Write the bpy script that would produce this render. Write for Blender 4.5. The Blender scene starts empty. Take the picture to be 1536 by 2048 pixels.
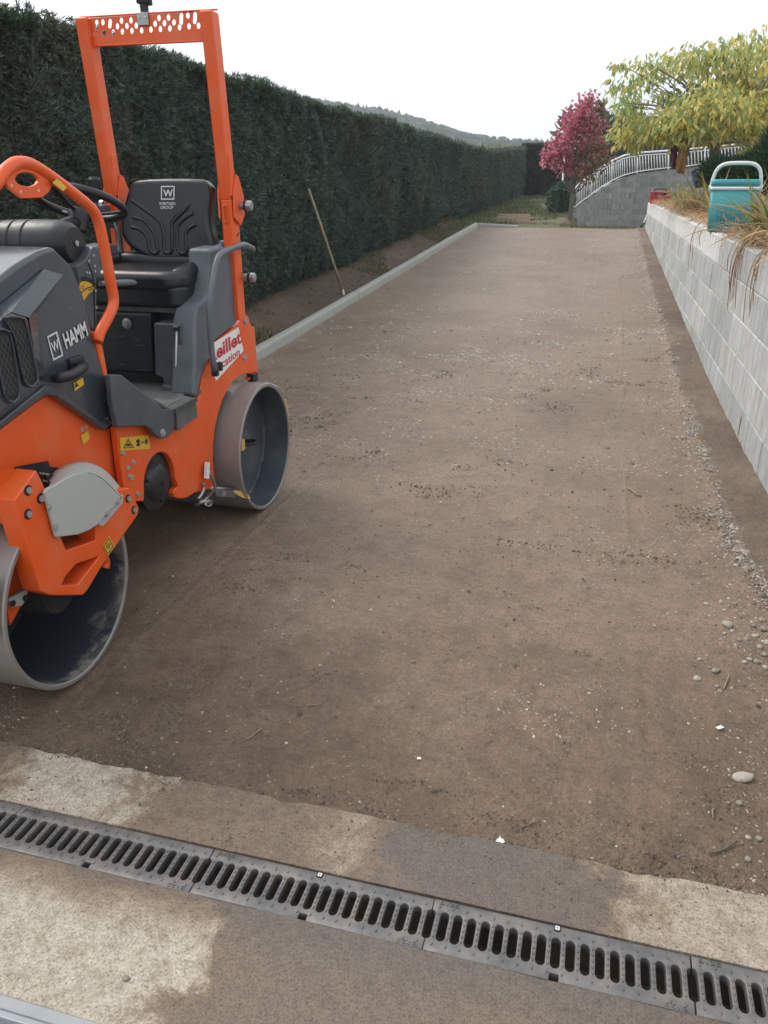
import bpy, bmesh, math, random
import numpy as np
from mathutils import Vector, Matrix
from mathutils.geometry import tessellate_polygon
random.seed(7); rng = np.random.default_rng(11)
sc = bpy.context.scene
col = sc.collection
PI = math.pi
# ------------------------------------------------------------------ camera
CAM_H = 1.365; FPX = 1560.0
PITCH = math.radians(22.901); YAW = math.radians(15.102)
cd = bpy.data.cameras.new('camera'); cam = bpy.data.objects.new('camera', cd); col.objects.link(cam)
cam.location = (0, 0, CAM_H)
cam.rotation_euler = (PI/2 - PITCH, 0, YAW)
cd.sensor_fit = 'VERTICAL'; cd.sensor_height = 36.0; cd.sensor_width = 27.0
cd.lens = FPX/2048*36.0
cd.clip_start = 0.05; cd.clip_end = 6000
sc.camera = cam
sc.render.resolution_x = 768; sc.render.resolution_y = 1024
# ------------------------------------------------------------------ world, sun, exposure
SUN_EL = math.radians(50); SUN_AZ = math.radians(-75)      # azimuth from +Y towards +X
wd = bpy.data.worlds.new('World'); sc.world = wd; wd.use_nodes = True
nt = wd.node_tree; nt.nodes.clear()
sky = nt.nodes.new('ShaderNodeTexSky'); sky.sky_type = 'NISHITA'; sky.sun_disc = False
sky.sun_elevation = SUN_EL; sky.sun_rotation = SUN_AZ
sky.air_density = 1.0; sky.dust_density = 5.0; sky.ozone_density = 1.0
hs = nt.nodes.new('ShaderNodeHueSaturation'); hs.inputs['Saturation'].default_value = 0.35
b1 = nt.nodes.new('ShaderNodeBackground'); b1.inputs['Strength'].default_value = 0.07
b2 = nt.nodes.new('ShaderNodeBackground'); b2.inputs['Color'].default_value = (0.90, 0.955, 1.0, 1); b2.inputs['Strength'].default_value = 0.85
ad = nt.nodes.new('ShaderNodeAddShader'); wo = nt.nodes.new('ShaderNodeOutputWorld')
nt.links.new(sky.outputs[0], hs.inputs['Color']); nt.links.new(hs.outputs[0], b1.inputs['Color'])
tc = nt.nodes.new('ShaderNodeTexCoord'); cn = nt.nodes.new('ShaderNodeTexNoise'); cn.inputs['Scale'].default_value = 2.2; cn.inputs['Detail'].default_value = 4; cn.inputs['Distortion'].default_value = .6
mr = nt.nodes.new('ShaderNodeMapRange'); mr.inputs['From Min'].default_value = .3; mr.inputs['From Max'].default_value = .7; mr.inputs['To Min'].default_value = .70; mr.inputs['To Max'].default_value = .98
nt.links.new(tc.outputs['Generated'], cn.inputs['Vector']); nt.links.new(cn.outputs['Fac'], mr.inputs['Value']); nt.links.new(mr.outputs[0], b2.inputs['Strength'])
nt.links.new(b1.outputs[0], ad.inputs[0]); nt.links.new(b2.outputs[0], ad.inputs[1]); nt.links.new(ad.outputs[0], wo.inputs['Surface'])
sl = bpy.data.lights.new('sun', 'SUN'); sl.energy = 1.35; sl.angle = math.radians(22); sl.color = (1.0, 0.95, 0.88)
so = bpy.data.objects.new('sun', sl); col.objects.link(so)
so.rotation_euler = Vector((math.sin(SUN_AZ)*math.cos(SUN_EL), math.cos(SUN_AZ)*math.cos(SUN_EL), math.sin(SUN_EL))).to_track_quat('Z', 'Y').to_euler()
sc.view_settings.view_transform = 'Standard'; sc.view_settings.look = 'None'
sc.view_settings.exposure = 0.3; sc.view_settings.gamma = 1.0
sc.cycles.use_denoising = True
sc.cycles.max_bounces = 6; sc.cycles.diffuse_bounces = 3; sc.cycles.transparent_max_bounces = 8; sc.cycles.volume_bounces = 0
# ------------------------------------------------------------------ measuring: a sight line met with a plane of the place
C0 = np.array([0, 0, CAM_H])
_fh = np.array([-math.sin(YAW), math.cos(YAW), 0]); _rt = np.array([math.cos(YAW), math.sin(YAW), 0])
_fw = _fh*math.cos(PITCH) + np.array([0, 0, -math.sin(PITCH)]); _up = _fh*math.sin(PITCH) + np.array([0, 0, math.cos(PITCH)])
def sight(u, v): return _fw + _rt*((u-768)/FPX) + _up*((1024-v)/FPX)
def W(u, v, **k):
    a, q = list(k.items())[0]; i = 'xyz'.index(a); d = sight(u, v)
    return C0 + d*((q-C0[i])/d[i])
RO = np.array([-1.365, 2.367, 0.0])                        # the roller's origin: ground below the outer end of its drums
def L(u, v, **k):
    a, q = list(k.items())[0]; i = 'xyz'.index(a); d = sight(u, v); c = C0-RO
    return c + d*((q-c[i])/d[i])
def LP(u, v, p0, n):
    d = sight(u, v); c = C0-RO; p0 = np.array(p0, float); n = np.array(n, float)
    return c + d*(((p0-c)@n)/(d@n))
VIEWS = {1: (0, 0, 2.477), 2: (0, 300, 4.955), 3: (180, 300, 3.49), 4: (0, 500, 4.551), 5: (200, 700, 3.657), 6: (0, 850, 3.594)}
def S(k, u, v, **pl): a = VIEWS[k]; return L(a[0]+u/a[2], a[1]+v/a[2], **pl)
def SP(k, u, v, p0, n): a = VIEWS[k]; return LP(a[0]+u/a[2], a[1]+v/a[2], p0, n)
# ------------------------------------------------------------------ noise in numpy
def vnoise(x, y, sc_, seed=0):
    r = np.random.default_rng(seed); n = 256; g = r.random((n, n))
    X = np.asarray(x)/sc_; Y = np.asarray(y)/sc_
    i = np.floor(X).astype(int); j = np.floor(Y).astype(int); fx = X-i; fy = Y-j
    fx = fx*fx*(3-2*fx); fy = fy*fy*(3-2*fy)
    a = g[i % n, j % n]; b = g[(i+1) % n, j % n]; c = g[i % n, (j+1) % n]; d = g[(i+1) % n, (j+1) % n]
    return (a*(1-fx)+b*fx)*(1-fy) + (c*(1-fx)+d*fx)*fy
def fbm(x, y, s, seed=0, o=4):
    t = 0; a = 1; w = 0
    for k in range(o):
        t = t + a*vnoise(x, y, s/2**k, seed+k); w += a; a *= .5
    return t/w
def sst(a, b, x): t = np.clip((np.asarray(x, float)-a)/(b-a), 0, 1); return t*t*(3-2*t)
# ------------------------------------------------------------------ materials
def newmat(name):
    m = bpy.data.materials.new(name); m.use_nodes = True; n = m.node_tree; n.nodes.clear()
    o = n.nodes.new('ShaderNodeOutputMaterial'); p = n.nodes.new('ShaderNodeBsdfPrincipled')
    n.links.new(p.outputs[0], o.inputs['Surface']); return m, n, p, o
def ramp(n, fac, stops):
    r = n.nodes.new('ShaderNodeValToRGB'); e = r.color_ramp.elements
    while len(e) < len(stops): e.new(0.5)
    for k, (pos, c) in enumerate(stops): e[k].position = pos; e[k].color = (*c, 1)
    n.links.new(fac, r.inputs['Fac']); return r
def noise(n, scale, detail=4, rough=.6, vec=None, dist=0):
    t = n.nodes.new('ShaderNodeTexNoise'); t.inputs['Scale'].default_value = scale; t.inputs['Detail'].default_value = detail
    t.inputs['Roughness'].default_value = rough; t.inputs['Distortion'].default_value = dist
    if vec is not None: n.links.new(vec, t.inputs['Vector'])
    return t
def coords(n, kind='Object', scale=(1, 1, 1)):
    c = n.nodes.new('ShaderNodeTexCoord'); mp = n.nodes.new('ShaderNodeMapping'); mp.inputs['Scale'].default_value = scale
    n.links.new(c.outputs[kind], mp.inputs['Vector']); return mp.outputs[0]
def mix(n, fac, a, b, mode='MIX'):
    m = n.nodes.new('ShaderNodeMix'); m.data_type = 'RGBA'; m.blend_type = mode
    for s, v in ((0, fac), (6, a), (7, b)):
        if isinstance(v, (int, float)): m.inputs[s].default_value = v
        elif isinstance(v, tuple): m.inputs[s].default_value = (*v, 1)
        else: n.links.new(v, m.inputs[s])
    return m.outputs[2]
def bump(n, p, h, strength=.3, dist=.01):
    b = n.nodes.new('ShaderNodeBump'); b.inputs['Strength'].default_value = strength; b.inputs['Distance'].default_value = dist
    n.links.new(h, b.inputs['Height']); n.links.new(b.outputs[0], p.inputs['Normal']); return b
def paint(name, c, rough=.35, metal=0.0, dirt=.25, dirtcol=(.16, .13, .105), var=.12, scale=9, bmp=.0, coat=0.0, lowdust=0.0):
    """paint, plastic or metal with uneven gloss, slight colour drift and patches of dust"""
    m, n, p, o = newmat(name); v = coords(n)
    a = noise(n, scale, 5, .65, v); b = noise(n, scale*5, 3, .6, v)
    r = ramp(n, a.outputs['Fac'], [(.3, tuple(x*(1-var) for x in c)), (.7, tuple(min(1, x*(1+var)) for x in c))])
    d = ramp(n, a.outputs['Fac'], [(.48, (0, 0, 0)), (.75, (1, 1, 1))])
    mm = n.nodes.new('ShaderNodeMath'); mm.operation = 'MULTIPLY'; n.links.new(d.outputs[0], mm.inputs[0]); n.links.new(b.outputs['Fac'], mm.inputs[1])
    m2 = n.nodes.new('ShaderNodeMath'); m2.operation = 'MULTIPLY'; n.links.new(mm.outputs[0], m2.inputs[0]); m2.inputs[1].default_value = dirt*1.6
    cc = mix(n, m2.outputs[0], r.outputs[0], dirtcol)
    n.links.new(cc, p.inputs['Base Color'])
    rr = n.nodes.new('ShaderNodeMapRange'); rr.inputs['To Min'].default_value = max(.05, rough-.08); rr.inputs['To Max'].default_value = min(1, rough+.18)
    n.links.new(b.outputs['Fac'], rr.inputs['Value']); n.links.new(rr.outputs[0], p.inputs['Roughness'])
    p.inputs['Metallic'].default_value = metal
    if coat: p.inputs['Coat Weight'].default_value = coat; p.inputs['Coat Roughness'].default_value = .12
    if bmp: bump(n, p, b.outputs['Fac'], bmp, .004)
    return m
M = {}
M['orange'] = paint('orange_paint', (.76, .094, .010), .33, 0, .50, (.44, .23, .14), .06, 7)
M['grey'] = paint('dark_grey_plastic', (.058, .067, .080), .34, 0, .35, (.16, .15, .14), .12, 7)
M['hoodgrey'] = paint('glossy_grey_hood', (.046, .054, .066), .18, 0, .14, (.13, .125, .12), .05, 8, coat=.4)
M['midgrey'] = paint('mid_grey_plastic', (.098, .113, .128), .40, 0, .38, (.2, .18, .16), .12, 8)
M['black'] = paint('black_rubber', (.009, .010, .012), .38, 0, .25, (.07, .065, .06), .2, 9)
M['seat'] = paint('black_seat_vinyl', (.008, .011, .013), .30, 0, .2, (.04, .04, .037), .15, 7, bmp=.08)
M['steel'] = paint('zinc_steel', (.36, .36, .36), .34, .85, .3, (.18, .16, .14), .12, 20)
M['bolt'] = paint('bolt_steel', (.48, .48, .48), .32, .7, .2, (.2, .18, .16), .1, 30)
M['drum'] = paint('worn_drum_steel', (.30, .285, .27), .48, .55, .6, (.20, .165, .135), .18, 4, bmp=.05)
M['drumin'] = paint('drum_inside_paint', (.062, .075, .090), .45, .1, .45, (.20, .18, .16), .3, 5)
M['drumdirt'] = paint('front_drum_inside', (.034, .040, .052), .5, .1, 1.0, (.30, .27, .23), .3, 5)
M['cover'] = paint('pale_grey_cover', (.40, .41, .38), .45, 0, .35, (.30, .27, .22), .08, 6)
M['yellowplastic'] = paint('yellow_scraper', (.62, .43, .12), .5, 0, .4, (.35, .27, .15), .12, 10)
M['yellow'] = paint('yellow_sticker', (.70, .40, .03), .45, 0, .25, (.35, .25, .1), .05, 12)
M['white'] = paint('white_sticker', (.78, .77, .75), .45, 0, .15, (.5, .45, .4), .04, 10)
M['red'] = paint('red_print', (.55, .03, .05), .5, 0, .1, (.3, .1, .1), .05, 12)
M['ink'] = paint('black_print', (.02, .018, .015), .5, 0, .1, (.1, .1, .1), .05, 12)
M['silver'] = paint('silver_print', (.62, .62, .60), .45, 0, .15, (.4, .4, .38), .05, 12)
M['tread'] = paint('dusty_step_plate', (.10, .105, .105), .6, .2, .9, (.24, .21, .175), .2, 10, bmp=.15)
M['blue'] = paint('blue_plastic', (.05, .11, .32), .45, 0, .2)
M['wire'] = paint('grille_wire', (.12, .125, .13), .45, .4, .2)
M['dark'] = paint('shade_and_part_black', (.012, .012, .012), .8, 0, .2)  # near-black for small dark parts, and for shade painted over openings
m, n, p, o = newmat('front_drum_inside_paint'); v = coords(n); a = noise(n, 16, 6, .75, v, .5); b = noise(n, 4, 3, .6, v); sx = n.nodes.new('ShaderNodeSeparateXYZ'); n.links.new(v, sx.inputs[0])
mr = n.nodes.new('ShaderNodeMapRange'); mr.inputs['From Min'].default_value = -.16; mr.inputs['From Max'].default_value = -.01; mr.inputs['To Min'].default_value = -.22; mr.inputs['To Max'].default_value = .22; n.links.new(sx.outputs[0], mr.inputs['Value'])
s1 = n.nodes.new('ShaderNodeMath'); n.links.new(a.outputs['Fac'], s1.inputs[0]); n.links.new(mr.outputs[0], s1.inputs[1]); s2 = n.nodes.new('ShaderNodeMath'); s2.operation = 'MULTIPLY_ADD'; n.links.new(b.outputs['Fac'], s2.inputs[0]); s2.inputs[1].default_value = .5; n.links.new(s1.outputs[0], s2.inputs[2])
cr_ = ramp(n, s2.outputs[0], [(.78, (.024, .030, .042)), (.90, (.10, .095, .09)), (1.0, (.24, .22, .19))]); n.links.new(cr_.outputs[0], p.inputs['Base Color']); p.inputs['Roughness'].default_value = .6
M['frontinside'] = m
# ------------------------------------------------------------------ objects
def tag(o, label=None, cat=None, group=None, kind=None):
    if label: o['label'] = label
    if cat: o['category'] = cat
    if group: o['group'] = group
    if kind: o['kind'] = kind
    return o
def empty(name, loc=(0, 0, 0), label=None, cat=None, group=None, kind=None):
    o = bpy.data.objects.new(name, None); col.objects.link(o); o.location = loc; o.empty_display_size = .1
    return tag(o, label, cat, group, kind)
def link(name, me, m=None, parent=None, smooth=False, bev=0, seg=2, auto=None):
    if m is not None and not me.materials: me.materials.append(M[m] if isinstance(m, str) else m)
    o = bpy.data.objects.new(name, me); col.objects.link(o)
    if parent is not None: o.parent = parent
    if smooth: me.polygons.foreach_set('use_smooth', [True]*len(me.polygons))
    if bev:
        b = o.modifiers.new('bevel', 'BEVEL'); b.width = bev; b.segments = seg; b.limit_method = 'ANGLE'; b.angle_limit = math.radians(28)
        me.polygons.foreach_set('use_smooth', [True]*len(me.polygons)); b.harden_normals = True
    return o
def mk(name, V, F, m, parent=None, **k):
    me = bpy.data.meshes.new(name); me.from_pydata([tuple(map(float, v)) for v in V], [], F); me.validate()
    bm = bmesh.new(); bm.from_mesh(me); bmesh.ops.recalc_face_normals(bm, faces=bm.faces); bm.to_mesh(me); bm.free()
    return link(name, me, m, parent, **k)
def npmesh(name, V, F, m, parent=None, cols=None, smooth=False):
    V = np.asarray(V, np.float32); F = np.asarray(F, np.int32); k = F.shape[1]
    me = bpy.data.meshes.new(name); me.vertices.add(len(V)); me.vertices.foreach_set('co', V.ravel())
    me.loops.add(F.size); me.loops.foreach_set('vertex_index', F.ravel())
    me.polygons.add(len(F)); me.polygons.foreach_set('loop_start', np.arange(0, F.size, k, dtype=np.int32))
    if smooth: me.polygons.foreach_set('use_smooth', np.ones(len(F), bool))
    if cols is not None:
        at = me.color_attributes.new('Col', 'FLOAT_COLOR', 'POINT')
        c = np.ones((len(V), 4), np.float32); c[:, :3] = cols; at.data.foreach_set('color', c.ravel())
    me.update(calc_edges=True); me.validate()
    return link(name, me, m, parent)
def nrm(v): v = np.asarray(v, float); return v/(np.linalg.norm(v)+1e-12)
def prism(name, outer, d, m, parent=None, holes=(), **k):
    """a plate: outline points in space pushed through by the vector d, with holes cut clean through"""
    outer = [np.asarray(p, float) for p in outer]; d = np.asarray(d, float)
    loops = [outer]+[[np.asarray(p, float) for p in h] for h in holes]
    flat = [p for l in loops for p in l]; n = len(flat)
    if holes:
        bm = bmesh.new(); tris = []; es = []; vv = [bm.verts.new(p) for p in flat]; bm.verts.index_update(); s = 0
        for l in loops:
            for i in range(len(l)): es.append(bm.edges.new((vv[s+i], vv[s+(i+1) % len(l)])))
            s += len(l)
        bmesh.ops.triangle_fill(bm, use_beauty=True, use_dissolve=False, edges=es, normal=Vector(nrm(d)))
        tris = [tuple(v.index for v in f.verts) for f in bm.faces]; bm.free()
    else: tris = tessellate_polygon([[Vector(p) for p in l] for l in loops])
    V = flat+[p+d for p in flat]; F = [tuple(t) for t in tris]+[tuple(i+n for i in reversed(t)) for t in tris]
    s = 0
    for l in loops:
        for i in range(len(l)): a = s+i; b = s+(i+1) % len(l); F.append((a, b, b+n, a+n))
        s += len(l)
    if not holes:
        F = [tuple(range(n)), tuple(range(2*n-1, n-1, -1))]+F[len(tris)*2:]
    return mk(name, V, F, m, parent, **k)
def box(name, c, s, m, parent=None, rot=None, **k):
    c = np.asarray(c, float); V = []
    for dx in (-.5, .5):
        for dy in (-.5, .5):
            for dz in (-.5, .5):
                v = Vector((dx*s[0], dy*s[1], dz*s[2]))
                if rot is not None: v = rot @ v
                V.append(c+np.array(v))
    F = [(0, 1, 3, 2), (4, 6, 7, 5), (0, 4, 5, 1), (2, 3, 7, 6), (0, 2, 6, 4), (1, 5, 7, 3)]
    return mk(name, V, F, m, parent, **k)
def smoothpath(pts, n=8, closed=False):
    P = [np.asarray(p, float) for p in pts]; out = []; N = len(P)
    for i in range(N if closed else N-1):
        if closed: p0, p1, p2, p3 = P[i-1], P[i], P[(i+1) % N], P[(i+2) % N]
        else: p0 = P[max(i-1, 0)]; p1 = P[i]; p2 = P[i+1]; p3 = P[min(i+2, N-1)]
        for t in np.linspace(0, 1, n, endpoint=False):
            out.append(.5*((2*p1)+(-p0+p2)*t+(2*p0-5*p1+4*p2-p3)*t*t+(-p0+3*p1-3*p2+p3)*t**3))
    if not closed: out.append(P[-1])
    return out
def tubedata(path, r, seg=10, closed=False, flat=1.0):
    P = [np.asarray(p, float) for p in path]; N = len(P); R = r if hasattr(r, '__len__') else [r]*N
    V = []; F = []; up = None
    for i in range(N):
        a = P[i-1] if (i > 0 or closed) else P[i]; b = P[(i+1) % N] if (i < N-1 or closed) else P[i]
        t = nrm(b-a)
        if up is None:
            up = np.array([0, 0, 1.]) if abs(t[2]) < .9 else np.array([1., 0, 0])
        up = nrm(up-t*(up@t)); sd = np.cross(t, up)
        for k in range(seg):
            an = 2*PI*k/seg; V.append(P[i]+R[i]*(math.cos(an)*sd+flat*math.sin(an)*up))
    for i in range(N if closed else N-1):
        for k in range(seg):
            a = i*seg+k; b = i*seg+(k+1) % seg; j = ((i+1) % N)*seg
            F.append((a, b, j+(k+1) % seg, j+k))
    if not closed: F.append(tuple(range(seg))); F.append(tuple((N-1)*seg+k for k in reversed(range(seg))))
    return V, F
def tube(name, path, r, m, parent=None, seg=10, closed=False, smooth=True, flat=1.0):
    V, F = tubedata(path, r, seg, closed, flat); o = mk(name, V, F, m, parent, smooth=False)
    if smooth:
        fl = [len(p.vertices) == 4 for p in o.data.polygons]; o.data.polygons.foreach_set('use_smooth', fl)
    return o
def cyl(name, a, b, r, m, parent=None, seg=16, bev=0, r2=None):
    V, F = tubedata([a, b], [r, r if r2 is None else r2], seg); return mk(name, V, F, m, parent, bev=bev) if bev else mk(name, V, F, m, parent)
def lathe(name, prof, c, axis, m, parent=None, seg=48, smooth=True, bev=0, cap=True):
    """profile of (along the axis, radius)"""
    ax = nrm(axis); a = nrm(np.cross(ax, [0, 0, 1.] if abs(ax[2]) < .9 else [1., 0, 0])); b = np.cross(ax, a); c = np.asarray(c, float)
    V = []; F = []; n = len(prof)
    for s, r in prof:
        for k in range(seg):
            t = 2*PI*k/seg; V.append(c+ax*s+r*(a*math.cos(t)+b*math.sin(t)))
    for i in range(n-1):
        for k in range(seg): F.append((i*seg+k, i*seg+(k+1) % seg, (i+1)*seg+(k+1) % seg, (i+1)*seg+k))
    if cap and prof[0][1] > 1e-6: F.append(tuple(range(seg)))
    if cap and prof[-1][1] > 1e-6: F.append(tuple((n-1)*seg+k for k in range(seg)))
    me = mk(name, V, F, m, parent, bev=bev)
    if smooth and not bev:
        b_ = me.modifiers.new('split', 'EDGE_SPLIT'); b_.split_angle = math.radians(35); me.data.polygons.foreach_set('use_smooth', [True]*len(me.data.polygons))
    return me
def text(name, s, bl, br, tl, m, parent=None, off=.0015, bold=0.0):
    """lettering fitted to the parallelogram bottom-left, bottom-right, top-left"""
    cu = bpy.data.curves.new(name, 'FONT'); cu.body = s; cu.resolution_u = 3; cu.offset = bold
    t = bpy.data.objects.new(name, cu); col.objects.link(t); bpy.context.view_layer.update()
    me = bpy.data.meshes.new_from_object(t.evaluated_get(bpy.context.evaluated_depsgraph_get()))
    bpy.data.objects.remove(t)
    co = np.empty(len(me.vertices)*3, np.float32); me.vertices.foreach_get('co', co); co = co.reshape(-1, 3)
    lo = co.min(0); hi = co.max(0); uv = (co[:, :2]-lo[:2])/(hi[:2]-lo[:2])
    bl, br, tl = (np.asarray(q, float) for q in (bl, br, tl)); nn = nrm(np.cross(br-bl, tl-bl))*off
    P = bl+nn+uv[:, :1]*(br-bl)+uv[:, 1:2]*(tl-bl)
    me.vertices.foreach_set('co', P.astype(np.float32).ravel()); me.materials.clear(); me.update(); me.name = name
    return link(name, me, m, parent)
def quadplate(name, pts, m, parent=None, off=.001, th=.0012):
    p = [np.asarray(q, float) for q in pts]; n = nrm(np.cross(p[1]-p[0], p[2]-p[0]))
    return prism(name, [q+n*off for q in p], n*th, m, parent)
# ================================================================== SETTING
def leafmat(name, rough=.55, trans=.35):
    m, n, p, o = newmat(name)
    a = n.nodes.new('ShaderNodeAttribute'); a.attribute_name = 'Col'
    n.links.new(a.outputs['Color'], p.inputs['Base Color']); p.inputs['Roughness'].default_value = rough
    t = n.nodes.new('ShaderNodeBsdfTranslucent'); n.links.new(a.outputs['Color'], t.inputs['Color'])
    mx = n.nodes.new('ShaderNodeMixShader'); mx.inputs[0].default_value = trans
    n.links.new(p.outputs[0], mx.inputs[1]); n.links.new(t.outputs[0], mx.inputs[2]); n.links.new(mx.outputs[0], o.inputs['Surface'])
    return m
M['leaf'] = leafmat('leaf', .5, .45); M['needle'] = leafmat('hedge_needle', .6, .15); M['stonecol'] = leafmat('stone_colour', .8, 0)
def dirtmat(name, base, dark, light, gloss=.55, drain_dark=False):
    m, n, p, o = newmat(name); v = coords(n)
    big = noise(n, 1.1, 4, .6, v, .4); mid = noise(n, 9, 6, .7, v, .3); fine = noise(n, 140, 4, .7, v)
    c1 = ramp(n, big.outputs['Fac'], [(.3, dark), (.52, base), (.75, light)])
    c2 = ramp(n, mid.outputs['Fac'], [(.32, (.72, .70, .68)), (.55, (1, 1, 1)), (.75, (1.15, 1.14, 1.12))])
    c3 = ramp(n, fine.outputs['Fac'], [(.33, (.60, .58, .56)), (.5, (1, 1, 1)), (.68, (1.3, 1.3, 1.3))])
    x = mix(n, 1.0, c1.outputs[0], c2.outputs[0], 'MULTIPLY'); x = mix(n, .9, x, c3.outputs[0], 'MULTIPLY')
    g2 = noise(n, 42, 6, .8, v, .2); c4 = ramp(n, g2.outputs['Fac'], [(.30, (.55, .52, .50)), (.47, (.98, .97, .96)), (.70, (1.25, 1.24, 1.22))]); x = mix(n, .85, x, c4.outputs[0], 'MULTIPLY')
    vo = n.nodes.new('ShaderNodeTexVoronoi'); vo.inputs['Scale'].default_value = 105; n.links.new(v, vo.inputs['Vector']); sp = n.nodes.new('ShaderNodeSeparateColor'); n.links.new(vo.outputs['Color'], sp.inputs[0])
    k1 = ramp(n, sp.outputs[0], [(.86, (0, 0, 0)), (.90, (1, 1, 1))]); k2 = ramp(n, vo.outputs['Distance'], [(.28, (1, 1, 1)), (.42, (0, 0, 0))]); k3 = n.nodes.new('ShaderNodeMath'); k3.operation = 'MULTIPLY'; n.links.new(k1.outputs[0], k3.inputs[0]); n.links.new(k2.outputs[0], k3.inputs[1])
    pb = ramp(n, sp.outputs[1], [(0, (.12, .095, .075)), (.5, (.22, .185, .15)), (1, (.34, .30, .26))]); x = mix(n, k3.outputs[0], x, pb.outputs[0])
    if drain_dark:      # soil colour darker towards the drain
        sy_ = n.nodes.new('ShaderNodeSeparateXYZ'); n.links.new(v, sy_.inputs[0]); wq = n.nodes.new('ShaderNodeMath'); wq.operation = 'MULTIPLY_ADD'; n.links.new(big.outputs['Fac'], wq.inputs[0]); wq.inputs[1].default_value = 1.6; n.links.new(sy_.outputs[1], wq.inputs[2])
        mq = n.nodes.new('ShaderNodeMapRange'); mq.interpolation_type = 'SMOOTHSTEP'; mq.inputs['From Min'].default_value = 2.1; mq.inputs['From Max'].default_value = 3.3; n.links.new(wq.outputs[0], mq.inputs['Value'])
        dq = ramp(n, mq.outputs[0], [(0, (.70, .67, .63)), (1, (1, 1, 1))]); x = mix(n, 1.0, x, dq.outputs[0], 'MULTIPLY')
    n.links.new(x, p.inputs['Base Color'])
    rr = ramp(n, mid.outputs['Fac'], [(.35, (gloss, gloss, gloss)), (.65, (gloss+.25, gloss+.25, gloss+.25))]); n.links.new(rr.outputs[0], p.inputs['Roughness'])
    ad_ = n.nodes.new('ShaderNodeMath'); n.links.new(mid.outputs['Fac'], ad_.inputs[0]); n.links.new(fine.outputs['Fac'], ad_.inputs[1])
    bump(n, p, ad_.outputs[0], .9, .008); return m
M['dirt'] = dirtmat('compacted_dirt', (.222, .156, .108), (.172, .118, .080), (.258, .192, .142), .40, True)
M['verge'] = dirtmat('loose_brown_soil', (.115, .080, .054), (.075, .054, .037), (.15, .11, .078), .8)
M['lawnsoil'] = dirtmat('dry_lawn_soil', (.13, .115, .062), (.08, .09, .04), (.17, .14, .085), .8)
M['field'] = dirtmat('far_meadow', (.09, .11, .05), (.06, .08, .04), (.13, .13, .07), .9)
def base(y): y = np.asarray(y, float); return .042*(np.sqrt((y-5.6)**2+.5)+(y-5.6))/2-.002
def edge_x(y): return np.interp(y, [1.3, 2.2, 3.0, 4.0, 5.3, 8, 12, 17.5], [.70, .66, .62, .60, .60, .58, .56, .56])
def drive_z(x, y):
    x = np.asarray(x, float); y = np.asarray(y, float); z = base(y)-.018*sst(1.9, 1.33, y)
    z = z+.012*(fbm(x, y, .9, 3)-.5)+.007*(fbm(x, y*1.6, .12, 9)-.5)*2
    ridge = np.clip(fbm(x, y, .22, 21)-.58, 0, 1)*np.clip(fbm(x, y, 1.1, 33)-.42, 0, 1)*.42
    z = z+ridge*.55
    e = edge_x(y)+(fbm(x*0, y, .35, 5)-.5)*.10
    z = z+.022*sst(-.03, .03, x-e)+.02*np.exp(-((x-e)/.04)**2)*(fbm(x, y, .1, 55)-.25)
    for x0, sd_ in ((-1.33, 3), (-.62, 4), (-.18, 5), (.22, 6)):
        z = z+.006*np.exp(-((x-x0-.05*(fbm(y*0, y, 1.5, 500+sd_)-.5))/.008)**2)*sst(.48, .62, fbm(x*0+sd_, y, .5, 510+sd_))
    for (u, v, rx, ry, h) in CLODS:
        c = W(u, v, z=0); q = ((x-c[0])/rx)**2+((y-c[1])/ry)**2
        z = z+h*np.exp(-q)*(.35+1.3*vnoise(x, y, .018, 77))
    return z
CLODS = [(820, 1562, .085, .012, .022), (600, 1570, .05, .008, .010), (840, 975, .1, .03, .012), (1380, 830, .09, .05, .02), (380, 1570, .06, .007, .012),
         (1350, 1715, .10, .02, .016), (1020, 1640, .08, .015, .010), (1160, 1310, .03, .012, .012), (1010, 925, .07, .03, .012), (590, 1120, .06, .03, .010), (480, 1175, .05, .025, .010), (700, 1135, .05, .02, .009), (650, 1355, .06, .015, .008), (1390, 1520, .06, .015, .012), (1450, 1600, .07, .03, .014)]
def grid(name, xs, ys, zf, m, kind='structure'):
    X, Y = np.meshgrid(xs, ys); Z = zf(X, Y); nx = len(xs); ny = len(ys)
    V = np.stack([X, Y, Z], -1).reshape(-1, 3); i = np.arange(ny-1)[:, None]*nx+np.arange(nx-1)[None]
    F = np.stack([i, i+1, i+nx+1, i+nx], -1).reshape(-1, 4)
    o = npmesh(name, V, F, m, smooth=True); tag(o, kind=kind); return o
ys = [1.325]
while ys[-1] < 17.45: ys.append(ys[-1]+.0125*max(1, ys[-1]/1.7))
ys[-1] = 17.45
xs = np.concatenate([np.linspace(-2.72, -1.5, 50, endpoint=False), np.linspace(-1.5, .93, 210)])
ground_drive = grid('dirt_driveway', xs, np.array(ys), drive_z, 'dirt')
tag(ground_drive, 'compacted brown dirt driveway between kerb and block wall', None)
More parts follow.
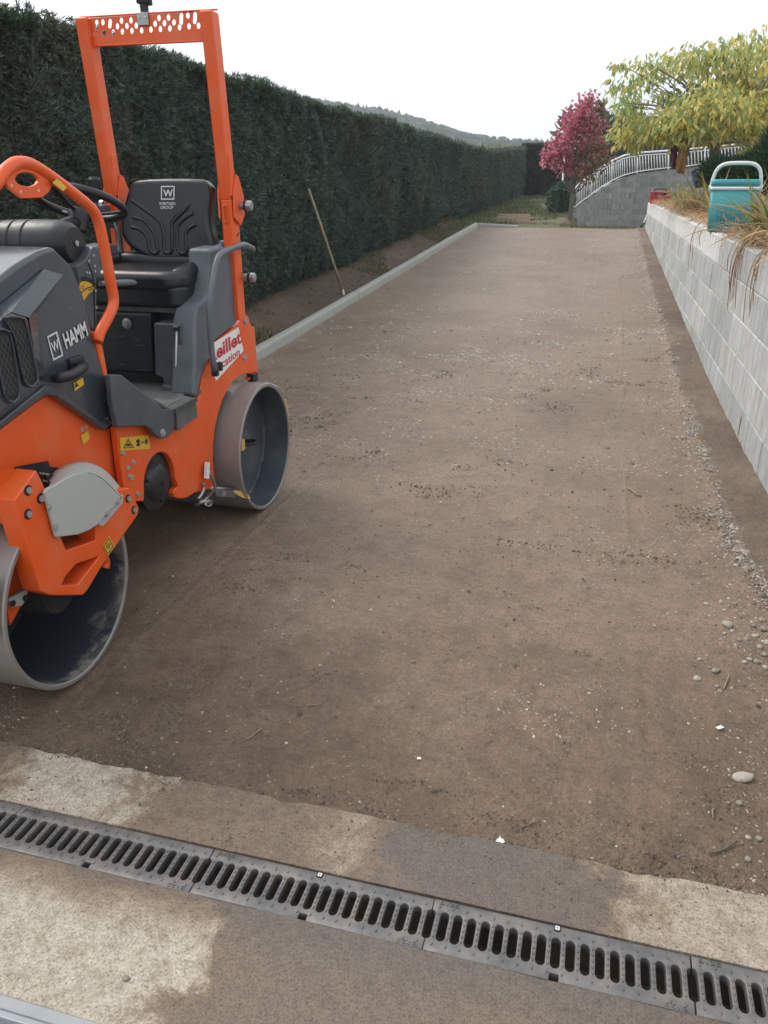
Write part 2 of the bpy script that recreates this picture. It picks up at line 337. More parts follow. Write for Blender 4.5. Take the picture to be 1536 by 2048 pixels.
# verge, lawn, raised bed, far ground
def verge_z(x, y):
    return base(y)+.05+.13*sst(-2.75, -3.3, x)+.03*(fbm(x, y, .5, 4)-.5)+.012*(fbm(x, y, .07, 14)-.5)
grid('verge_soil', np.concatenate([np.linspace(-9, -3.8, 12, endpoint=False), np.linspace(-3.8, -2.74, 60)]), np.linspace(-4, 17.45, 500), verge_z, 'verge')
def lawn_z(x, y):
    x = np.asarray(x, float); y = np.asarray(y, float)
    left = .505+.027*(y-17.5)+.02*(fbm(x, y, .6, 8)-.5)+.03*sst(17.5, 18.5, y)
    drop = np.maximum(np.clip(.12*(y-17.5), 0, 1.35)*sst(-1.0, -.62, x), 1.05*sst(20.8, 27, y)*sst(-2.0, -1.3, x))
    return np.where(y < 17.5, base(y), left-drop)
grid('lawn', np.concatenate([np.linspace(-25, -4, 20, endpoint=False), np.linspace(-4, 1.2, 80, endpoint=False), np.linspace(1.2, 30, 25)]), np.concatenate([np.linspace(17.44, 27, 80, endpoint=False), np.linspace(27, 75, 40)]), lawn_z, 'lawnsoil')
grid('ground', np.linspace(-380, 380, 20), np.linspace(-60, 330, 20), lambda x, y: x*0-1.6, 'field')
# ---------------------------------------------------------------- concrete apron and strip
def concmat(name, stops, yfade=None):
    m, n, p, o = newmat(name); v = coords(n)
    wob = noise(n, 6, 7, .68, v, .5); g = noise(n, 26, 6, .75, v); f = noise(n, 210, 3, .7, v); big = noise(n, 2.4, 3, .5, v)
    sx = n.nodes.new('ShaderNodeSeparateXYZ'); n.links.new(v, sx.inputs[0])
    def mth(op, a, b):
        q = n.nodes.new('ShaderNodeMath'); q.operation = op
        for i, s in enumerate((a, b)):
            if isinstance(s, (int, float)): q.inputs[i].default_value = s
            else: n.links.new(s, q.inputs[i])
        return q.outputs[0]
    t = mth('ADD', sx.outputs[0], mth('MULTIPLY', mth('SUBTRACT', wob.outputs['Fac'], .5), .50))
    t = mth('ADD', t, mth('MULTIPLY', sx.outputs[1], stops['shear']))
    t = mth('DIVIDE', mth('ADD', t, 2.0), 3.5)
    wet = ramp(n, t, stops['ramp'])
    k = wet.outputs[0]
    if yfade:
        yy = mth('ADD', sx.outputs[1], mth('MULTIPLY', mth('SUBTRACT', wob.outputs['Fac'], .5), .16))
        fr = n.nodes.new('ShaderNodeMapRange'); fr.interpolation_type = 'SMOOTHSTEP'
        fr.inputs['From Min'].default_value = yfade[0]; fr.inputs['From Max'].default_value = yfade[1]; n.links.new(yy, fr.inputs['Value'])
        k = mth('MULTIPLY', k, fr.outputs[0])
    k = mth('MULTIPLY', k, mth('ADD', mth('MULTIPLY', g.outputs['Fac'], .9), .52))
    cc = ramp(n, k, [(0, (.092, .076, .066)), (.30, (.148, .107, .074)), (.52, (.215, .165, .117)), (.75, (.290, .246, .192)), (1, (.375, .335, .275))])
    st = ramp(n, f.outputs['Fac'], [(.32, (.42, .40, .38)), (.47, (1, 1, 1)), (.66, (1.35, 1.33, 1.3))])
    h7 = noise(n, 75, 5, .8, v); s7 = ramp(n, h7.outputs['Fac'], [(.33, (.62, .58, .54)), (.48, (1, 1, 1)), (.66, (1.2, 1.19, 1.17))]); cc2 = mix(n, .8, cc.outputs[0], s7.outputs[0], 'MULTIPLY')
    x = mix(n, .9, cc2, st.outputs[0], 'MULTIPLY')
    gr = ramp(n, g.outputs['Fac'], [(.32, (.70, .68, .66)), (.55, (1, 1, 1))]); x = mix(n, .7, x, gr.outputs[0], 'MULTIPLY')
    n.links.new(x, p.inputs['Base Color'])
    rr = n.nodes.new('ShaderNodeMapRange'); rr.inputs['To Min'].default_value = .5; rr.inputs['To Max'].default_value = .9; n.links.new(k, rr.inputs['Value']); n.links.new(rr.outputs[0], p.inputs['Roughness'])
    bump(n, p, mth('ADD', g.outputs['Fac'], mth('MULTIPLY', f.outputs['Fac'], .8)), .5, .004); return m
def rx(x): return (x+2.0)/3.5
g_ = lambda v: (v, v, v)
M['conc_strip'] = concmat('stained_concrete_strip', dict(shear=.0, ramp=[(rx(-1.33), g_(.26)), (rx(-1.25), g_(.90)), (rx(-1.0), g_(.92)), (rx(-.93), g_(.34)), (rx(-.52), g_(.30)), (rx(-.42), g_(.62)), (rx(-.30), g_(.06)), (rx(.12), g_(.10)), (rx(.2), g_(.75)), (rx(.9), g_(.85))]))
M['conc_apron'] = concmat('stained_concrete_apron', dict(shear=.0, ramp=[(rx(-1.9), g_(.9)), (rx(-.67), g_(.95)), (rx(-.615), g_(.26)), (rx(-.36), g_(.20)), (rx(0), g_(.24)), (rx(.5), g_(.16))]), (1.10, .90))
def gridsolid(name, x0, x1, yf0, yf1, nx, ny, m, depth=.15, z0=0.0, amp=.0015):
    u = np.linspace(x0, x1, nx); t = np.linspace(0, 1, ny); X = np.repeat(u[None], ny, 0); a = yf0(u); b = yf1(u)
    Y = a[None]*(1-t[:, None])+b[None]*t[:, None]; Z = z0+amp*(fbm(X, Y, .05, 91)-.5)*2
    V = np.stack([X, Y, Z], -1).reshape(-1, 3).tolist(); F = []
    for j in range(ny-1):
        for i in range(nx-1): F.append((j*nx+i, j*nx+i+1, (j+1)*nx+i+1, (j+1)*nx+i))
    per = [i for i in range(nx)]+[(j*nx+nx-1) for j in range(1, ny)]+[(ny-1)*nx+i for i in range(nx-2, -1, -1)]+[j*nx for j in range(ny-2, 0, -1)]
    n = len(V); V += [[V[i][0], V[i][1], z0-depth] for i in per]
    for k in range(len(per)): a_ = per[k]; b_ = per[(k+1) % len(per)]; F.append((a_, n+k, n+(k+1) % len(per), b_))
    o = mk(name, V, F, m); tag(o, kind='structure'); return o
def chip(u): return 1.345+.005*(fbm(u, u*0, .12, 31)-.5)*2+.007*(vnoise(u, u*0, .025, 37)-.5)-.012*np.clip(fbm(u, u*0+5, .2, 41)-.62, 0, 1)*3
gridsolid('concrete_strip', -3.2, 2.2, lambda u: 1.168+0*u, chip, 420, 12, 'conc_strip')
gridsolid('concrete_apron', -3.2, 2.2, lambda u: .752+0*u, lambda u: 1.042+.002*(vnoise(u, u*0, .05, 3)-.5), 260, 16, 'conc_apron')
gridsolid('concrete_forecourt', -3.2, 2.2, lambda u: -2.5+0*u, lambda u: .60+0*u, 40, 40, 'conc_apron')
# gate track of galvanised steel at the threshold
tr = empty('gate_track', (0, .675, 0), 'galvanised steel gate track sunk in the concrete forecourt', 'track')
M['galv'] = paint('galvanised_steel', (.27, .29, .305), .42, .5, .5, (.30, .27, .23), .1, 14)
mk('rail', *[(lambda P: ([(x, a, b) for x in (-3.2, 2.2) for a, b in P], [(i, (i+1) % len(P), len(P)+(i+1) % len(P), len(P)+i) for i in range(len(P))]+[tuple(range(len(P))), tuple(range(2*len(P)-1, len(P)-1, -1))]))([(-.075, -.1), (.077, -.1), (.077, .004), (.052, .006), (.046, .016), (.034, .017), (.028, .004), (-.02, .002), (-.026, .014), (-.075, .014)])][0], 'galv', tr, bev=.002)
# channel under the grates
M['channel'] = paint('damp_channel_concrete', (.13, .105, .08), .75, 0, .6, (.18, .145, .11), .3, 9)
prism('drain_channel', [(-3.2, 1.040, -.004), (-3.2, 1.062, -.030), (-3.2, 1.066, -.085), (-3.2, 1.105, -.10), (-3.2, 1.144, -.085), (-3.2, 1.148, -.030), (-3.2, 1.170, -.004), (-3.2, 1.172, -.25), (-3.2, 1.038, -.25)], (5.4, 0, 0), 'channel').__setitem__('kind', 'structure')
# ---------------------------------------------------------------- cast-iron grates
M['iron'] = paint('worn_cast_iron', (.135, .130, .128), .40, .3, .8, (.19, .145, .11), .35, 14, bmp=.35)
GL, GW = .4985, .121; NS = 18
def slot(cx, y0, y1, w, seg=5, half=None):
    r = w/2; pts = []
    for k in range(seg+1): t = PI*k/seg; pts.append((cx+r*math.cos(t), y1-r+r*math.sin(t), 0))
    for k in range(seg+1): t = PI+PI*k/seg; pts.append((cx+r*math.cos(t), y0+r+r*math.sin(t), 0))
    return pts
pitch = GL/NS; sw = .0180; s0, s1 = -.034, .034
def notch(x, sgn):      # half slot in an end edge; sgn +1 = right end
    r = sw*.46; out = []
    for k in range(6): t = -PI/2+PI/2*k/5; out.append((x-sgn*r*math.cos(t), s0+r+r*math.sin(t), 0))
    for k in range(6): t = PI/2*k/5; out.append((x-sgn*r*math.cos(t), s1-r+r*math.sin(t), 0))
    return out
outl = [(-GL/2, -GW/2, 0), (-.009, -GW/2, 0), (-.009, -GW/2+.016, 0), (.009, -GW/2+.016, 0), (.009, -GW/2, 0), (GL/2, -GW/2, 0)]
outl += notch(GL/2, 1)+[(GL/2, GW/2, 0), (-GL/2, GW/2, 0)]+notch(-GL/2, -1)[::-1]
slots = [slot(-GL/2+pitch*(k+1), s0, s1, sw) for k in range(NS-1)]
tmp = prism('plate', outl, (0, 0, -.02), 'iron', None, holes=slots, bev=.0016); plate_me = tmp.data; bpy.data.objects.remove(tmp)
bv = []; bf = []
for k in range(NS):
    cx = -GL/2+pitch*(k+.5)
    for yy in (-.044, -.026, -.013, 0, .013, .026, .044):
        rxx, ryy, h = .0024, .0048, .0022; b0 = len(bv)
        for q in range(8):
            t = 2*PI*q/8; bv.append((cx+rxx*math.cos(t), yy+ryy*math.sin(t), 0))
        for q in range(8):
            t = 2*PI*q/8; bv.append((cx+.55*rxx*math.cos(t), yy+.7*ryy*math.sin(t), h))
        for q in range(8): bf.append((b0+q, b0+(q+1) % 8, b0+8+(q+1) % 8, b0+8+q))
        bf.append(tuple(b0+8+q for q in range(8)))
tmp = mk('studs', bv, bf, 'iron'); stud_me = tmp.data; bpy.data.objects.remove(tmp)
tA = text('marking', 'B125', (-GL/2+.012, .049, 0), (-GL/2+.052, .049, 0), (-GL/2+.012, .0575, 0), 'iron', None, .0006); tA_me = tA.data; bpy.data.objects.remove(tA)
tB = text('marking', 'B125', (GL/2-.012, -.049, 0), (GL/2-.052, -.049, 0), (GL/2-.012, -.0575, 0), 'iron', None, .0006); tB_me = tB.data; bpy.data.objects.remove(tB)
for m_ in (tA_me, tB_me):
    bm = bmesh.new(); bm.from_mesh(m_); r_ = bmesh.ops.extrude_face_region(bm, geom=bm.faces[:]); bmesh.ops.translate(bm, verts=[v for v in r_['geom'] if isinstance(v, bmesh.types.BMVert)], vec=(0, 0, .0012)); bm.to_mesh(m_); bm.free()
GX = [-1.205-.249-.0005, -1.205+.2495, -.704+.249, -.206+.2505, .2965+.249]
GLAB = ['cast iron drain grate whose end lies nearest under the roller front drum', 'worn cast iron drain grate with no bolt showing, beside pale dry concrete',
        'cast iron drain grate with bright bolt square beside brown stained concrete', 'cast iron drain grate with bolt square beside dark wet concrete strip',
        'cast iron drain grate beside the pale concrete strip at the wall side']
for k, x in enumerate(GX):
    g = empty('drain_grate', (x, 1.105, -.003), GLAB[k], 'drain grate', 'cast iron grates along the trench drain')
    g.rotation_euler = (random.uniform(-.008, .008), random.uniform(-.003, .003), random.uniform(-.002, .002))
    p_ = link('plate', plate_me, None, g); b_ = p_.modifiers.new('bevel', 'BEVEL'); b_.width = .0014; b_.segments = 2; b_.limit_method = 'ANGLE'; b_.angle_limit = .6
    s_ = link('studs', stud_me, None, g); s_['kind'] = 'stuff'
    link('marking', tA_me, None, g); link('marking', tB_me, None, g)
    if k in (2, 3, 4):
        w = box('bolt_plate', (0, .053, .0006), (.013, .011, .003), 'ink', g); 
        prism('bolt_square', [(-.0042, .049, .0022), (.0042, .049, .0022), (.0042, .0575, .0022), (-.0042, .0575, .0022)], (0, 0, .0012), 'silver', g, holes=[[(-.0018, .0515, .0022), (.0018, .0515, .0022), (.0018, .0550, .0022), (-.0018, .0550, .0022)]])
# ---------------------------------------------------------------- kerb
M['kerb'] = paint('pale_kerb_concrete', (.36, .36, .32), .85, 0, .5, (.20, .17, .14), .12, 5, bmp=.35)
kerb = empty('kerb', (-2.7, 1.75, 0), kind='structure'); kerb['label'] = 'row of pale concrete kerb stones edging the dirt driveway'
kp = [(-.05, -.12), (.05, -.12), (.05, .062), (.042, .080), (.024, .092), (-.024, .092), (-.042, .080), (-.05, .062)]
def kerbstone(a, b, parent, org):
    a = np.array(a, float); b = np.array(b, float); d = nrm(b-a); sd = nrm(np.cross(d, [0, 0, 1.])); a = a+d*.004; b = b-d*.004; n = len(kp)
    V = [e+sd*x+np.array([0, 0, z])-org for e in (a, b) for x, z in kp]
    mk('kerb_stone', V, [(i, (i+1) % n, n+(i+1) % n, n+i) for i in range(n)]+[tuple(range(n)), tuple(range(2*n-1, n-1, -1))], 'kerb', parent, bev=.006)
yk = 1.75; ko = np.array([-2.7, 1.75, 0])
while yk < 17.3:
    y2 = min(yk+1.0, 17.42); j = random.uniform(-.004, .004)
    kerbstone((-2.7+j, yk, base(yk)+random.uniform(-.003, .003)), (-2.7+j, y2, base(y2)+random.uniform(-.003, .003)), kerb, ko); yk = y2
for k in range(1): kerbstone((-2.65+k*.85, 17.47, base(17.45)-.01-.035*k), (-2.65+(k+1)*.85, 17.47, base(17.45)-.045-.035*k), kerb, ko)
# ---------------------------------------------------------------- retaining wall of concrete blocks
def blockmat(name, c1, c2, streak=.26):
    m, n, p, o = newmat(name); v = coords(n, 'Object'); oi = n.nodes.new('ShaderNodeObjectInfo')
    va = n.nodes.new('ShaderNodeVectorMath'); va.operation = 'ADD'; n.links.new(v, va.inputs[0]); 
    cx = n.nodes.new('ShaderNodeCombineXYZ'); mu = n.nodes.new('ShaderNodeMath'); mu.operation = 'MULTIPLY'; mu.inputs[1].default_value = 37; n.links.new(oi.outputs['Random'], mu.inputs[0])
    for i in range(3): n.links.new(mu.outputs[0], cx.inputs[i])
    n.links.new(cx.outputs[0], va.inputs[1]); vv = va.outputs[0]
    mp = n.nodes.new('ShaderNodeMapping'); mp.inputs['Scale'].default_value = (14, 14, 1.2); n.links.new(vv, mp.inputs['Vector'])
    s = noise(n, 1.0, 5, .65, mp.outputs[0]); f = noise(n, 120, 3, .7, vv); g = noise(n, 12, 5, .7, vv)
    a = ramp(n, oi.outputs['Random'], [(0, c1), (1, c2)]); b = ramp(n, s.outputs['Fac'], [(.34, (1-streak, 1-streak, 1-streak*1.05)), (.58, (1, 1, 1))])
    x = mix(n, 1.0, a.outputs[0], b.outputs[0], 'MULTIPLY'); gg = ramp(n, g.outputs['Fac'], [(.35, (.86, .85, .83)), (.6, (1.04, 1.04, 1.04))]); x = mix(n, 1.0, x, gg.outputs[0], 'MULTIPLY')
    ff = ramp(n, f.outputs['Fac'], [(.35, (.82, .82, .82)), (.55, (1.03, 1.03, 1.03))]); x = mix(n, .7, x, ff.outputs[0], 'MULTIPLY')
    n.links.new(x, p.inputs['Base Color']); p.inputs['Roughness'].default_value = .9
    bump(n, p, f.outputs['Fac'], .4, .003); return m
M['block'] = blockmat('grey_block', (.42, .436, .436), (.55, .565, .565), .24); M['blockwhite'] = blockmat('pale_washed_block', (.68, .69, .69), (.74, .75, .75), .16)
M['blockfar'] = blockmat('old_grey_block', (.23, .235, .225), (.33, .33, .315), .40); M['mortar'] = paint('mortar', (.50, .49, .46), .95, 0, .3, (.22, .2, .17), .1, 20, bmp=.3)
WA = math.atan2(.118, 13.8)
wall = empty('block_wall', (.862, 1.0, 0), 'low retaining wall of grey concrete blocks with pale washed upper course', 'wall'); wall.rotation_euler = (0, 0, WA)
wx = lambda y: .862-(y-1.0)*math.tan(WA)
BL, BH, MJ = .5, .2, .008
def bmesh_block(seed):
    r = random.Random(seed); o = box('block', (.1, 0, 0), (.2, BL-MJ, BH-MJ), 'block'); me = o.data; bpy.data.objects.remove(o)
    for v in me.vertices: v.co.x += r.uniform(-.0015, .0015); v.co.z += r.uniform(-.001, .001)
    return me
bms = [bmesh_block(i) for i in range(5)]; bmw = []
for b in bms[:3]: c = b.copy(); c.materials.clear(); c.materials.append(M['blockwhite']); bmw.append(c)
WLEN = 16.5; WTOP = 1.0
for c in range(6):
    zc = WTOP-BH*(c+.5); off = 0 if c % 2 == 0 else -BL/2; k = 0
    while off+k*BL < WLEN-.3:
        y0 = off+k*BL; k += 1; yc = y0+BL/2
        if yc < .0: continue
        if zc+BH/2 < float(base(yc+1.0))-.03: continue
        white = c == 0 and yc > 5.6 
        o = link('block', random.choice(bmw if white else bms), None, wall); o.location = (random.uniform(0, .003), yc, zc)
        b_ = o.modifiers.new('bevel', 'BEVEL'); b_.width = .004; b_.segments = 1
# the mortar between the blocks, struck back a little
box('mortar', (.105, WLEN/2, .40), (.192, WLEN-.01, 1.19), 'mortar', wall)
# raised bed behind it
M['bedsoil'] = dirtmat('dry_bed_soil', (.30, .22, .14), (.18, .13, .085), (.40, .31, .21), .9)
def bed_z(x, y): return .965+.05*fbm(x, y, .4, 61)+.02*(fbm(x, y, .06, 66)-.5)+.10*sst(1.1, 3.5, x)-.03*sst(.16, 0, x-wx(y))
bx0 = np.concatenate([np.linspace(.10, 1.2, 26, endpoint=False), np.linspace(1.2, 9, 20)]); by0 = np.linspace(1.0, 17.4, 300)
BX, BY = np.meshgrid(bx0, by0); BXX = BX+wx(BY)+.0; nx = len(bx0); i_ = np.arange(len(by0)-1)[:, None]*nx+np.arange(nx-1)[None]
tag(npmesh('garden_bed', np.stack([BXX, BY, bed_z(BXX, BY)], -1).reshape(-1, 3), np.stack([i_, i_+1, i_+nx+1, i_+nx], -1).reshape(-1, 4), 'bedsoil', smooth=True), kind='structure')
prism('bed_bank', [(wx(17.4)+.02, 17.36, .97), (9, 17.36, 1.08), (9, 17.36, -1.0), (wx(17.4)+.02, 17.36, -1.0)], (0, .1, 0), 'bedsoil').__setitem__('kind', 'structure')
# ---------------------------------------------------------------- hedges
def sprigs(P, N, n_each, lmin, lmax, cA, cB, up=.45, spread=.65, wid=.38):
    """flat scale-leaf sprays: n_each slim diamonds fanning from every point P, leaning along N"""
    P = np.repeat(P, n_each, 0); N = np.repeat(N, n_each, 0); k = len(P)
    d = N*.55+np.array([0, 0, up])+rng.normal(0, spread, (k, 3)); d /= np.linalg.norm(d, axis=1)[:, None]
    s = np.cross(d, rng.normal(0, 1, (k, 3))+N*.8); s /= np.linalg.norm(s, axis=1)[:, None]+1e-9
    l = rng.uniform(lmin, lmax, k)[:, None]; w = l*wid*rng.uniform(.6, 1.1, k)[:, None]
    V = np.stack([P, P+d*l*.5+s*w*.5, P+d*l, P+d*l*.5-s*w*.5], 1).reshape(-1, 3)
    b = np.arange(k)[:, None]*4; F = np.concatenate([b+np.array([[0, 1, 2]]), b+np.array([[0, 2, 3]])])
    t = np.clip(np.repeat(rng.normal(.45, .28, k//n_each), n_each)+rng.normal(0, .12, k), 0, 1)[:, None]
    c = np.array(cA)*(1-t)+np.array(cB)*t; brown = (rng.random(k) < .035)[:, None]; c = np.where(brown, np.array([.11, .055, .02]), c)
    return V, F, np.repeat(c, 4, 0)
def hedge_x(y, z): return -3.17+.16*(fbm(y, z, .8, 101)-.5)*2+.075*(fbm(y, z, .17, 111)-.5)*2-.10*sst(.55, .15, z-base(np.minimum(y, 17.5)))
HTY = [0, 4.5, 6.2, 9, 12, 15.3, 23, 27, 31.5]; HTZ = [2.27, 2.25, 2.21, 2.19, 2.18, 2.15, 2.13, 2.32, 2.56]
def hedge_top(y): return np.interp(y, HTY, HTZ)+.05*(fbm(y, y*0, .5, 121)-.5)*2
def hedge_bot(y): return np.where(y < 17.5, base(np.minimum(y, 17.5))+.20, lawn_z(y*0-3.4, np.maximum(y, 17.6))+.02)
hedge = empty('clipped_hedge', (-3.7, 9, .2), 'long tall clipped evergreen hedge running beside the kerb', 'hedge')
hl = np.array(hedge.location)
M['core'] = paint('hedge_shade', (.014, .021, .014), .95, 0, .4, (.03, .028, .02), .3, 8, bmp=.5)  # solid core; the hedge's inner shade is put into its colour
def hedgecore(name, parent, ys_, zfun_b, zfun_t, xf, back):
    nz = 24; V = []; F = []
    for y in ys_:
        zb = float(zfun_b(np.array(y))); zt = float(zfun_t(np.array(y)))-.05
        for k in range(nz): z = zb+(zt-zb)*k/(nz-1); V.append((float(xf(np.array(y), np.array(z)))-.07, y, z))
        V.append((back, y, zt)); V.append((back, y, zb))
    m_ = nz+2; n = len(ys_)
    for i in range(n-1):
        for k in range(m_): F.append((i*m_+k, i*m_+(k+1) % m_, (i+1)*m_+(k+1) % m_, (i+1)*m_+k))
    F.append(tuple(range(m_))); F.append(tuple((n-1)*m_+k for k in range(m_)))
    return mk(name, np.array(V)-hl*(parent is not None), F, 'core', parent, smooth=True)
hedgecore('shade_core', hedge, np.linspace(1.5, 31.6, 160), hedge_bot, hedge_top, hedge_x, -4.3)
Vs = []; Fs = []; Cs = []; nb = 0
for (ya, yb, dens, ne, l0, l1) in ((2.6, 6.5, 3600, 9, .018, .052), (6.5, 11, 2300, 9, .02, .06), (11, 18, 1100, 8, .03, .08), (18, 31.6, 560, 8, .04, .11), (1.5, 2.6, 700, 7, .03, .07)):
    n = int((yb-ya)*2.05*dens); y = rng.uniform(ya, yb, n); zb = hedge_bot(y); zt = hedge_top(y); z = zb+(zt-zb)*rng.random(n)**.96
    x = hedge_x(y, z)-rng.uniform(0, .07, n)
    V, F, c = sprigs(np.stack([x, y, z], 1), np.tile([1., 0, 0], (n, 1)), ne, l0, l1, (.040, .064, .052), (.118, .168, .128), wid=.19)
    tn = fbm(V[:, 1], V[:, 2], .45, 141)[:, None]; tb0 = sst(.60, .72, fbm(V[:, 1], V[:, 2], .7, 151))[:, None]*.45; c = c*(.60+.8*tn); c = c*(1-tb0)+c*np.array([1.5, .95, .7])*tb0
    Vs.append(V); Fs.append(F+nb); Cs.append(c); nb += len(V)
    n = int((yb-ya)*.5*dens*.8); y = rng.uniform(ya, yb, n); x = -3.15-rng.random(n)**1.5*.6; z = hedge_top(y)-.05-.04*rng.random(n)
    V, F, c = sprigs(np.stack([x, y, z], 1), np.tile([.2, 0, 1.], (n, 1)), ne, l0, l1*.95, (.028, .060, .034), (.085, .14, .075), .8, wid=.24)
    Vs.append(V); Fs.append(F+nb); Cs.append(c); nb += len(V)
o = npmesh('foliage', np.concatenate(Vs)-hl, np.concatenate(Fs), 'needle', hedge, np.concatenate(Cs)); o['kind'] = 'stuff'
for k in range(26):
    y = 2+k*.62+random.uniform(-.1, .1); zb = float(base(y))+.12
    tube('stem', [np.array([-3.5, y, zb-.1])-hl, np.array([-3.48, y+.03, zb+.3])-hl, np.array([-3.45, y+.02, zb+.7])-hl], [.03, .025, .018], 'bark' if 'bark' in M else 'core', hedge, 6)
# the hedge that closes the lawn
h2 = empty('clipped_hedge', (-2.0, 32.0, .9), 'short shade-toned clipped hedge closing the far end of the lawn', 'hedge'); h2l = np.array(h2.location)
n = 3600; x = rng.uniform(-3.3, -1.55, n); z = .85+rng.random(n)*1.75; y = 31.5+.12*(fbm(x, z, .6, 131)-.5)+rng.uniform(0, .06, n)
V, F, c = sprigs(np.stack([x, y, z], 1), np.tile([0, -1., 0], (n, 1)), 6, .05, .13, (.012, .028, .018), (.030, .060, .038))  # face leaves darkened in colour for the shade on that side
n = 500; x = rng.uniform(-3.3, -1.55, n); y = 31.5+rng.random(n)*.9; z = 2.58+.04*rng.random(n)
V2, F2, c2 = sprigs(np.stack([x, y, z], 1), np.tile([0, 0, 1.], (n, 1)), 6, .05, .13, (.03, .06, .03), (.08, .12, .05), .8)  # top leaves coloured lighter than the face, as though lit
o = npmesh('foliage', np.concatenate([V, V2])-h2l, np.concatenate([F, F2+len(V)]), 'needle', h2, np.concatenate([c, c2])); o['kind'] = 'stuff'
box('shade_core', (-.4, .42, .75), (1.75, .75, 1.82), 'core', h2)
# ================================================================== ROAD ROLLER
R_ = empty('road_roller', tuple(RO), 'orange and dark grey tandem road roller with folding roll bar on the dirt driveway', 'road roller')
DR = .281; YR, YF = .691, -.691; DW = .78; XM = -.392
mir = lambda x: 2*XM-x
E_ = np.array([1., 0, 0])
# ---- drums
def drum(y, name_in, inner, xo):
    d = lathe('drum', [(-DW, DR-.014), (-DW, DR), (-.004, DR), (0, DR-.003), (0, DR-.013), (-.003, DR-.016), (-inner, DR-.016), (-inner, .0), (-DW+inner, 0), (-DW+inner, DR-.016), (-DW, DR-.014)], (xo, y, DR), (1, 0, 0), 'drum', R_, 96, cap=False)
    # a painted liner inside the shell
    lathe('drum_inside', [(-.006, DR-.0165), (-inner+.001, DR-.0175), (-inner+.001, DR-.05), (-inner+.002, 0)], (xo, y, DR), (1, 0, 0), name_in, d, 96, cap=False)
    lathe('drum_inside', [(-DW+.006, DR-.0165), (-DW+inner-.001, DR-.0175), (-DW+inner-.002, 0)], (xo, y, DR), (1, 0, 0), name_in, d, 48, cap=False)
    return d
d1 = drum(YR, 'drumin', .125, 0.0); d2 = drum(YF, 'frontinside', .34, -.012)
lathe('weld_ring', [(-.124, DR-.034), (-.118, DR-.030), (-.116, DR-.022), (-.12, DR-.018)], (0, YR, DR), (1, 0, 0), 'drumdirt', d1, 64, cap=False)
box('towing_block', (-.105, YR-.055, DR+.02), (.04, .035, .05), 'yellowplastic', d1, bev=.004)
tube('towing_eye', smoothpath([(-.11, YR-.035, DR+.012), (-.07, YR-.01, DR+.012), (-.055, YR+.012, DR+.014), (-.07, YR+.022, DR+.016), (-.115, YR+.01, DR+.016)], 5), .008, 'black', d1, 8)
# ---- rear frame: orange side plates joined by a body
px_ = -.10
def pl(pts, x): return [S(k, u, v, x=x) for k, u, v in pts]
hatch = []
hc = S(5, 440, 965, x=px_); hr = S(5, 555, 965, x=px_)
rad = abs(hr[1]-hc[1])*1.0
rear = pl([(3, 1080, 1145), (3, 1105, 1160), (3, 1125, 1225), (3, 1150, 1235), (3, 1172, 1545), (3, 1112, 1610)], px_)
for t in np.linspace(70, 196, 12):
    a = math.radians(t); rear.append(np.array([px_, YR+.318*math.cos(a), DR+.318*math.sin(a)]))
rear += pl([(5, 772, 1025), (5, 690, 1045), (5, 640, 1080), (5, 600, 1088), (5, 552, 1080), (5, 535, 1050), (5, 545, 1020), (5, 575, 1000)], px_)
for t in np.linspace(-12, 178, 14):
    a = math.radians(t); rear.append(hc+np.array([0, rad*math.cos(a), rad*math.sin(a)*1.02]))
rear += pl([(5, 322, 1105), (5, 190, 1112), (5, 150, 830), (5, 118, 560), (5, 330, 540), (5, 560, 520), (5, 690, 380), (3, 760, 1720), (3, 790, 1560), (3, 850, 1430), (3, 880, 1335), (3, 1035, 1215)], px_)
prism('side_plate', rear, (-.024, 0, 0), 'orange', R_, bev=.004)
prism('side_plate', [(mir(p[0]), p[1], p[2]) for p in rear], (.024, 0, 0), 'orange', R_, bev=.004)
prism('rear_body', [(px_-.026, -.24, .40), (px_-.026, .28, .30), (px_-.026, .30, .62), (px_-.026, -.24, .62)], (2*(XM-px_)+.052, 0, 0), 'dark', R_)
box('rear_crossbeam', (XM, .80, .70), (.56, .10, .16), 'orange', R_, bev=.01)
# filler cap in the round opening
lathe('filler_cap', [(-.06, rad*.98), (-.022, rad*.97), (-.018, rad*.7), (-.006, rad*.62), (.004, rad*.42), (.008, .012), (.016, .010), (.016, 0)], (px_+.004, hc[1], hc[2]-.004), (1, 0, 0), 'black', R_, 28)
for t in (35, 155, 275):
    a = math.radians(t); box('cap_lug', (px_-.008, hc[1]+.6*rad*math.cos(a), hc[2]-.004+.6*rad*math.sin(a)), (.012, .010, .028), 'black', R_, rot=Matrix.Rotation(a-PI/2, 3, 'X'), bev=.002)
# bolts
def bolt(p, r=.010, n=(1, 0, 0), h=.008, m='bolt', washer=True, parent=None):
    p = np.asarray(p, float); n = np.asarray(n, float)
    o = cyl('bolt', p, p+n*h, r, m, parent or R_, 6)
    if washer: cyl('washer', p, p+n*.0025, r*1.45, 'dark' if washer == 2 else m, o, 14)
for k, u, v in ((3, 1080, 1195), (3, 1075, 1450), (5, 240, 822), (5, 272, 1052), (5, 455, 605), (5, 162, 755), (5, 215, 925)):
    bolt(S(k, u, v, x=px_+(.036 if (k, u) == (5, 455) else 0)), .010 if u > 1000 or u == 455 else .007)
